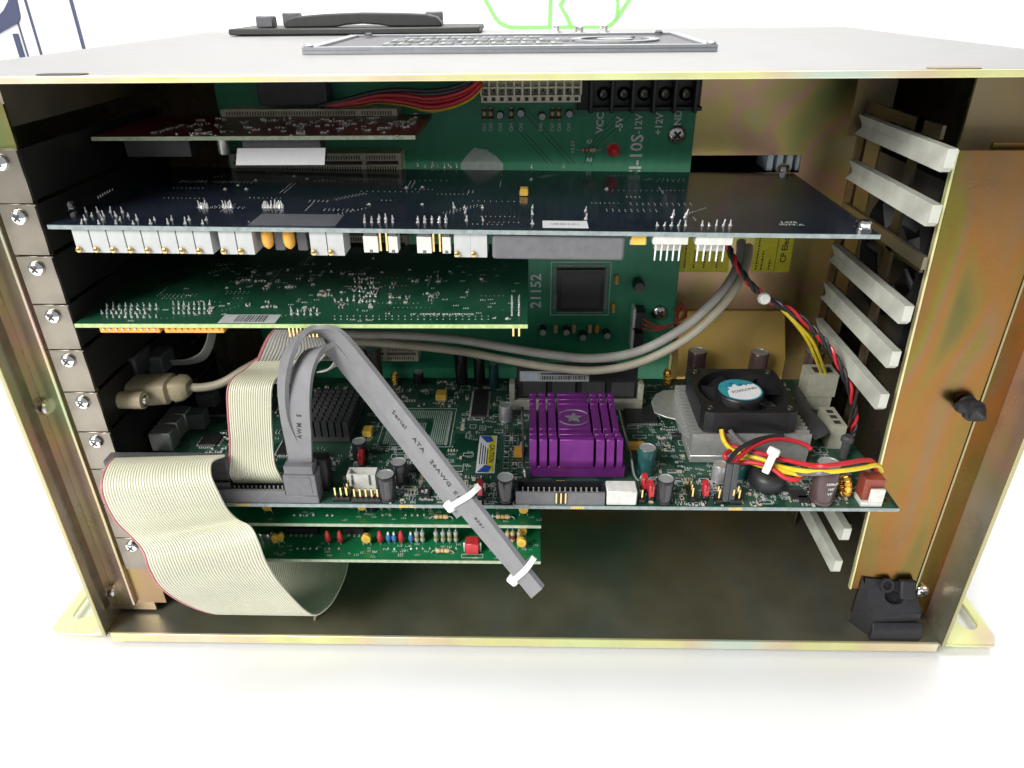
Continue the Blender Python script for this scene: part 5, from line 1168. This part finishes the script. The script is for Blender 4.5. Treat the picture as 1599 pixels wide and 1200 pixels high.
# dim plugs behind
dg = thing('ribbon_plug', 'grey plug with a curled ribbon in the shade under the green card', 'cable', U(260, 560, y=50))
a, c = U(205, 555, y=45), U(262, 582, y=45); q = MB(); q.box(a.x, c.x, 42, 56, c.z, a.z); q.build('plug', 'grey_plastic', dg, bevel=.8)
q = MB(); q.strip(path([(266, 563, 44), (290, 562, 42), (312, 552, 40), (322, 535, 39), (326, 518, 40)]), path([(270, 570, 50), (300, 568, 48), (322, 560, 46), (333, 540, 45), (338, 518, 46)]), 1, 6, .3, 6); q.build('flat_cable', 'ribbon_grey', dg)
a, c = U(135, 560, y=30), U(190, 592, y=30); q = MB(); q.box(max(a.x, 41), c.x, 30, 46, c.z, a.z); q.build('plug_shell', 'dark_grey', dg, bevel=.8)
# twisted pair and yellow wires on the right
tw = thing('twisted_wires', 'red and black twisted wires coming down in front of the card guides', 'wires', U(1240, 490, y=60))
ctr = spline([U(*p[:2], y=p[2]) for p in ((1138, 384, 72), (1148, 410, 66), (1168, 438, 60), (1198, 466, 55), (1240, 490, 50), (1276, 520, 46), (1302, 556, 42), (1322, 595, 38), (1334, 635, 35), (1334, 672, 33), (1318, 697, 32), (1300, 710, 30))], 10)
for ph, m, rr_ in ((0, 'wire_red', .8), (2.1, 'wire_black', .8), (4.2, 'wire_black', .8)):
    pts = []
    for i, p in enumerate(ctr):
        d = (ctr[min(i+1, len(ctr)-1)]-ctr[max(i-1, 0)]).normalized(); u = d.orthogonal().normalized(); w = d.cross(u); a_ = ph+i*.5+.5*sin(i*.23); pts.append(p+(u*cos(a_)+w*sin(a_))*(1.0+.25*sin(i*.37+ph)))
    q = MB(); q.tube(pts, rr_, 7, 0, 1); q.build('wire', m, tw)
yw = thing('yellow_wires', 'pair of yellow wires dropping into the ivory power socket', 'wires', U(1260, 530, y=55))
for dx in (0, 7): q = MB(); q.tube([U(px+dx*(1 if i > 1 else .3), py, y=y) for i, (px, py, y) in enumerate(((1222, 484, 53), (1240, 503, 54), (1260, 530, 57), (1274, 560, 62), (1284, 586, 68)))], .8, 7, 0, 6); q.build('wire', 'wire_yellow', yw)
zt = thing('zip_tie', 'small round white zip tie head on the red and black twisted wires', 'zip tie', U(1195, 467, y=52), 'white zip ties')
p = U(1195, 467, y=50); q = MB(); q.lathe(p, (0, -1, .3), [(2.8, -3), (2.8, 0), (2.2, 1)], 10); q.build('head', 'nylon', zt, bevel=.3)
cr = thing('thin_red_leads', 'curled thin dark red leads beside the backplane edge', 'wires', U(1055, 500, y=112))
for k in range(3): q = MB(); q.tube(path([(1003, 498+k*8, 101), (1030, 510+k*3, 100), (1058, 502, 102), (1072, 484+k*5, 106), (1066, 474+k*4, 108), (1055, 485+k*6, 110), (1062, 512, 108)]), .6, 6, 0, 6); q.build('wire', 'band', cr)
# wiring of the processor fan
fw = thing('fan_wiring', 'red, yellow and black fan wires tied together over the processor heat sink front', 'wires', U(1205, 715, y=6))
def wire(m, pts, r=1.05): q = MB(); q.tube(path(pts), r, 7, 0, 6); q.build('wire', m, fw)
wire('wire_yellow', [(1127, 671, 15), (1130, 686, 12), (1140, 700, 9), (1160, 710, 6), (1190, 718, 1), (1215, 728, -5), (1250, 735, -13), (1285, 737, -18.4), (1320, 735, -18), (1348, 731, -15), (1370, 727, -11), (1377, 736, -9)])
wire('wire_red', [(1130, 676, 15), (1136, 692, 13), (1158, 701, 9), (1195, 710, 2), (1230, 719, -6), (1262, 726, -14), (1285, 728, -18.6), (1318, 724, -17), (1350, 719, -13), (1364, 722, -10), (1368, 734, -9)])
wire('wire_grey', [(1140, 672, 15), (1150, 684, 12), (1170, 702, 7), (1200, 722, 0), (1230, 737, -7), (1260, 740, -15), (1285, 739, -18.8), (1315, 735, -17), (1345, 728, -12), (1358, 736, -9)])
wire('wire_red', [(1143, 727, -6), (1158, 711, -1), (1180, 696, 5), (1205, 687, 9), (1232, 687, 11), (1256, 694, 10), (1268, 702, 8)])
wire('wire_black', [(1137, 722, -6), (1152, 704, -1), (1176, 690, 5), (1200, 683, 10), (1224, 680, 12)])
wire('wire_red', [(1140, 704, 7), (1132, 712, 4), (1145, 722, 2), (1180, 723, -2), (1206, 732, -7), (1226, 746, -11.5), (1244, 749, -12.5), (1254, 741, -10)])
wire('wire_yellow', [(1152, 716, 5), (1190, 728, -2), (1225, 737, -8), (1250, 741, -12), (1258, 735, -10)])
p0_ = U(1128, 790, y=SF+4); q = MB(); a, c = U(1131, 786, y=SF+3.2), U(1140, 724, y=SF+7)
Rm = Matrix.Identity(3); d = (c-a).normalized(); u = V((1, 0, 0)); u = (u-d*u.dot(d)).normalized(); w = d.cross(u); Rm = Matrix((u, w, d)).transposed()
q.obox(a.lerp(c, .5)+V((0, 0, .6)), 2.6, 2.6, (c-a).length-1, Rm); q.obox(a.lerp(c, .5)+V((2.75, 0, .6)), 2.6, 2.6, (c-a).length-1, Rm); q.build('plug_pair', 'dark_grey', fw, bevel=.25)
p = U(1204, 716, y=2); zt = thing('zip_tie', 'white zip tie holding the fan wires together', 'zip tie', p, 'white zip ties')
def between(q, A, C, w, t, lift=0):
    d = (C-A).normalized(); nn = (CAM-A).normalized(); u = d.cross(nn).normalized(); nn = u.cross(d); q.obox(A.lerp(C, .5)+nn*lift, w, t, (C-A).length, Matrix((u, nn, d)).transposed())
q = MB(); between(q, U(1211, 704, y=-4), U(1195, 739, y=-8), 3.2, 1.4, 1.5); q.build('band', 'nylon', zt, bevel=.4)
q = MB(); between(q, U(1212, 699, y=-4), U(1206, 711, y=-5), 5.2, 3, 2.0); q.build('head', 'nylon', zt, bevel=.7)
# cable stub, small white clip on the floor under the ribbon
p = U(492, 968, z=0); q = MB(); q.tube([p, p+V((1.5, 1, 5)), p+V((3, 3, 9))], .8, 6, 0, 4); tag(q.build('cable_stub', 'cable_beige'), 'tiny pale wire end on the case floor under the wide ribbon', 'wire')
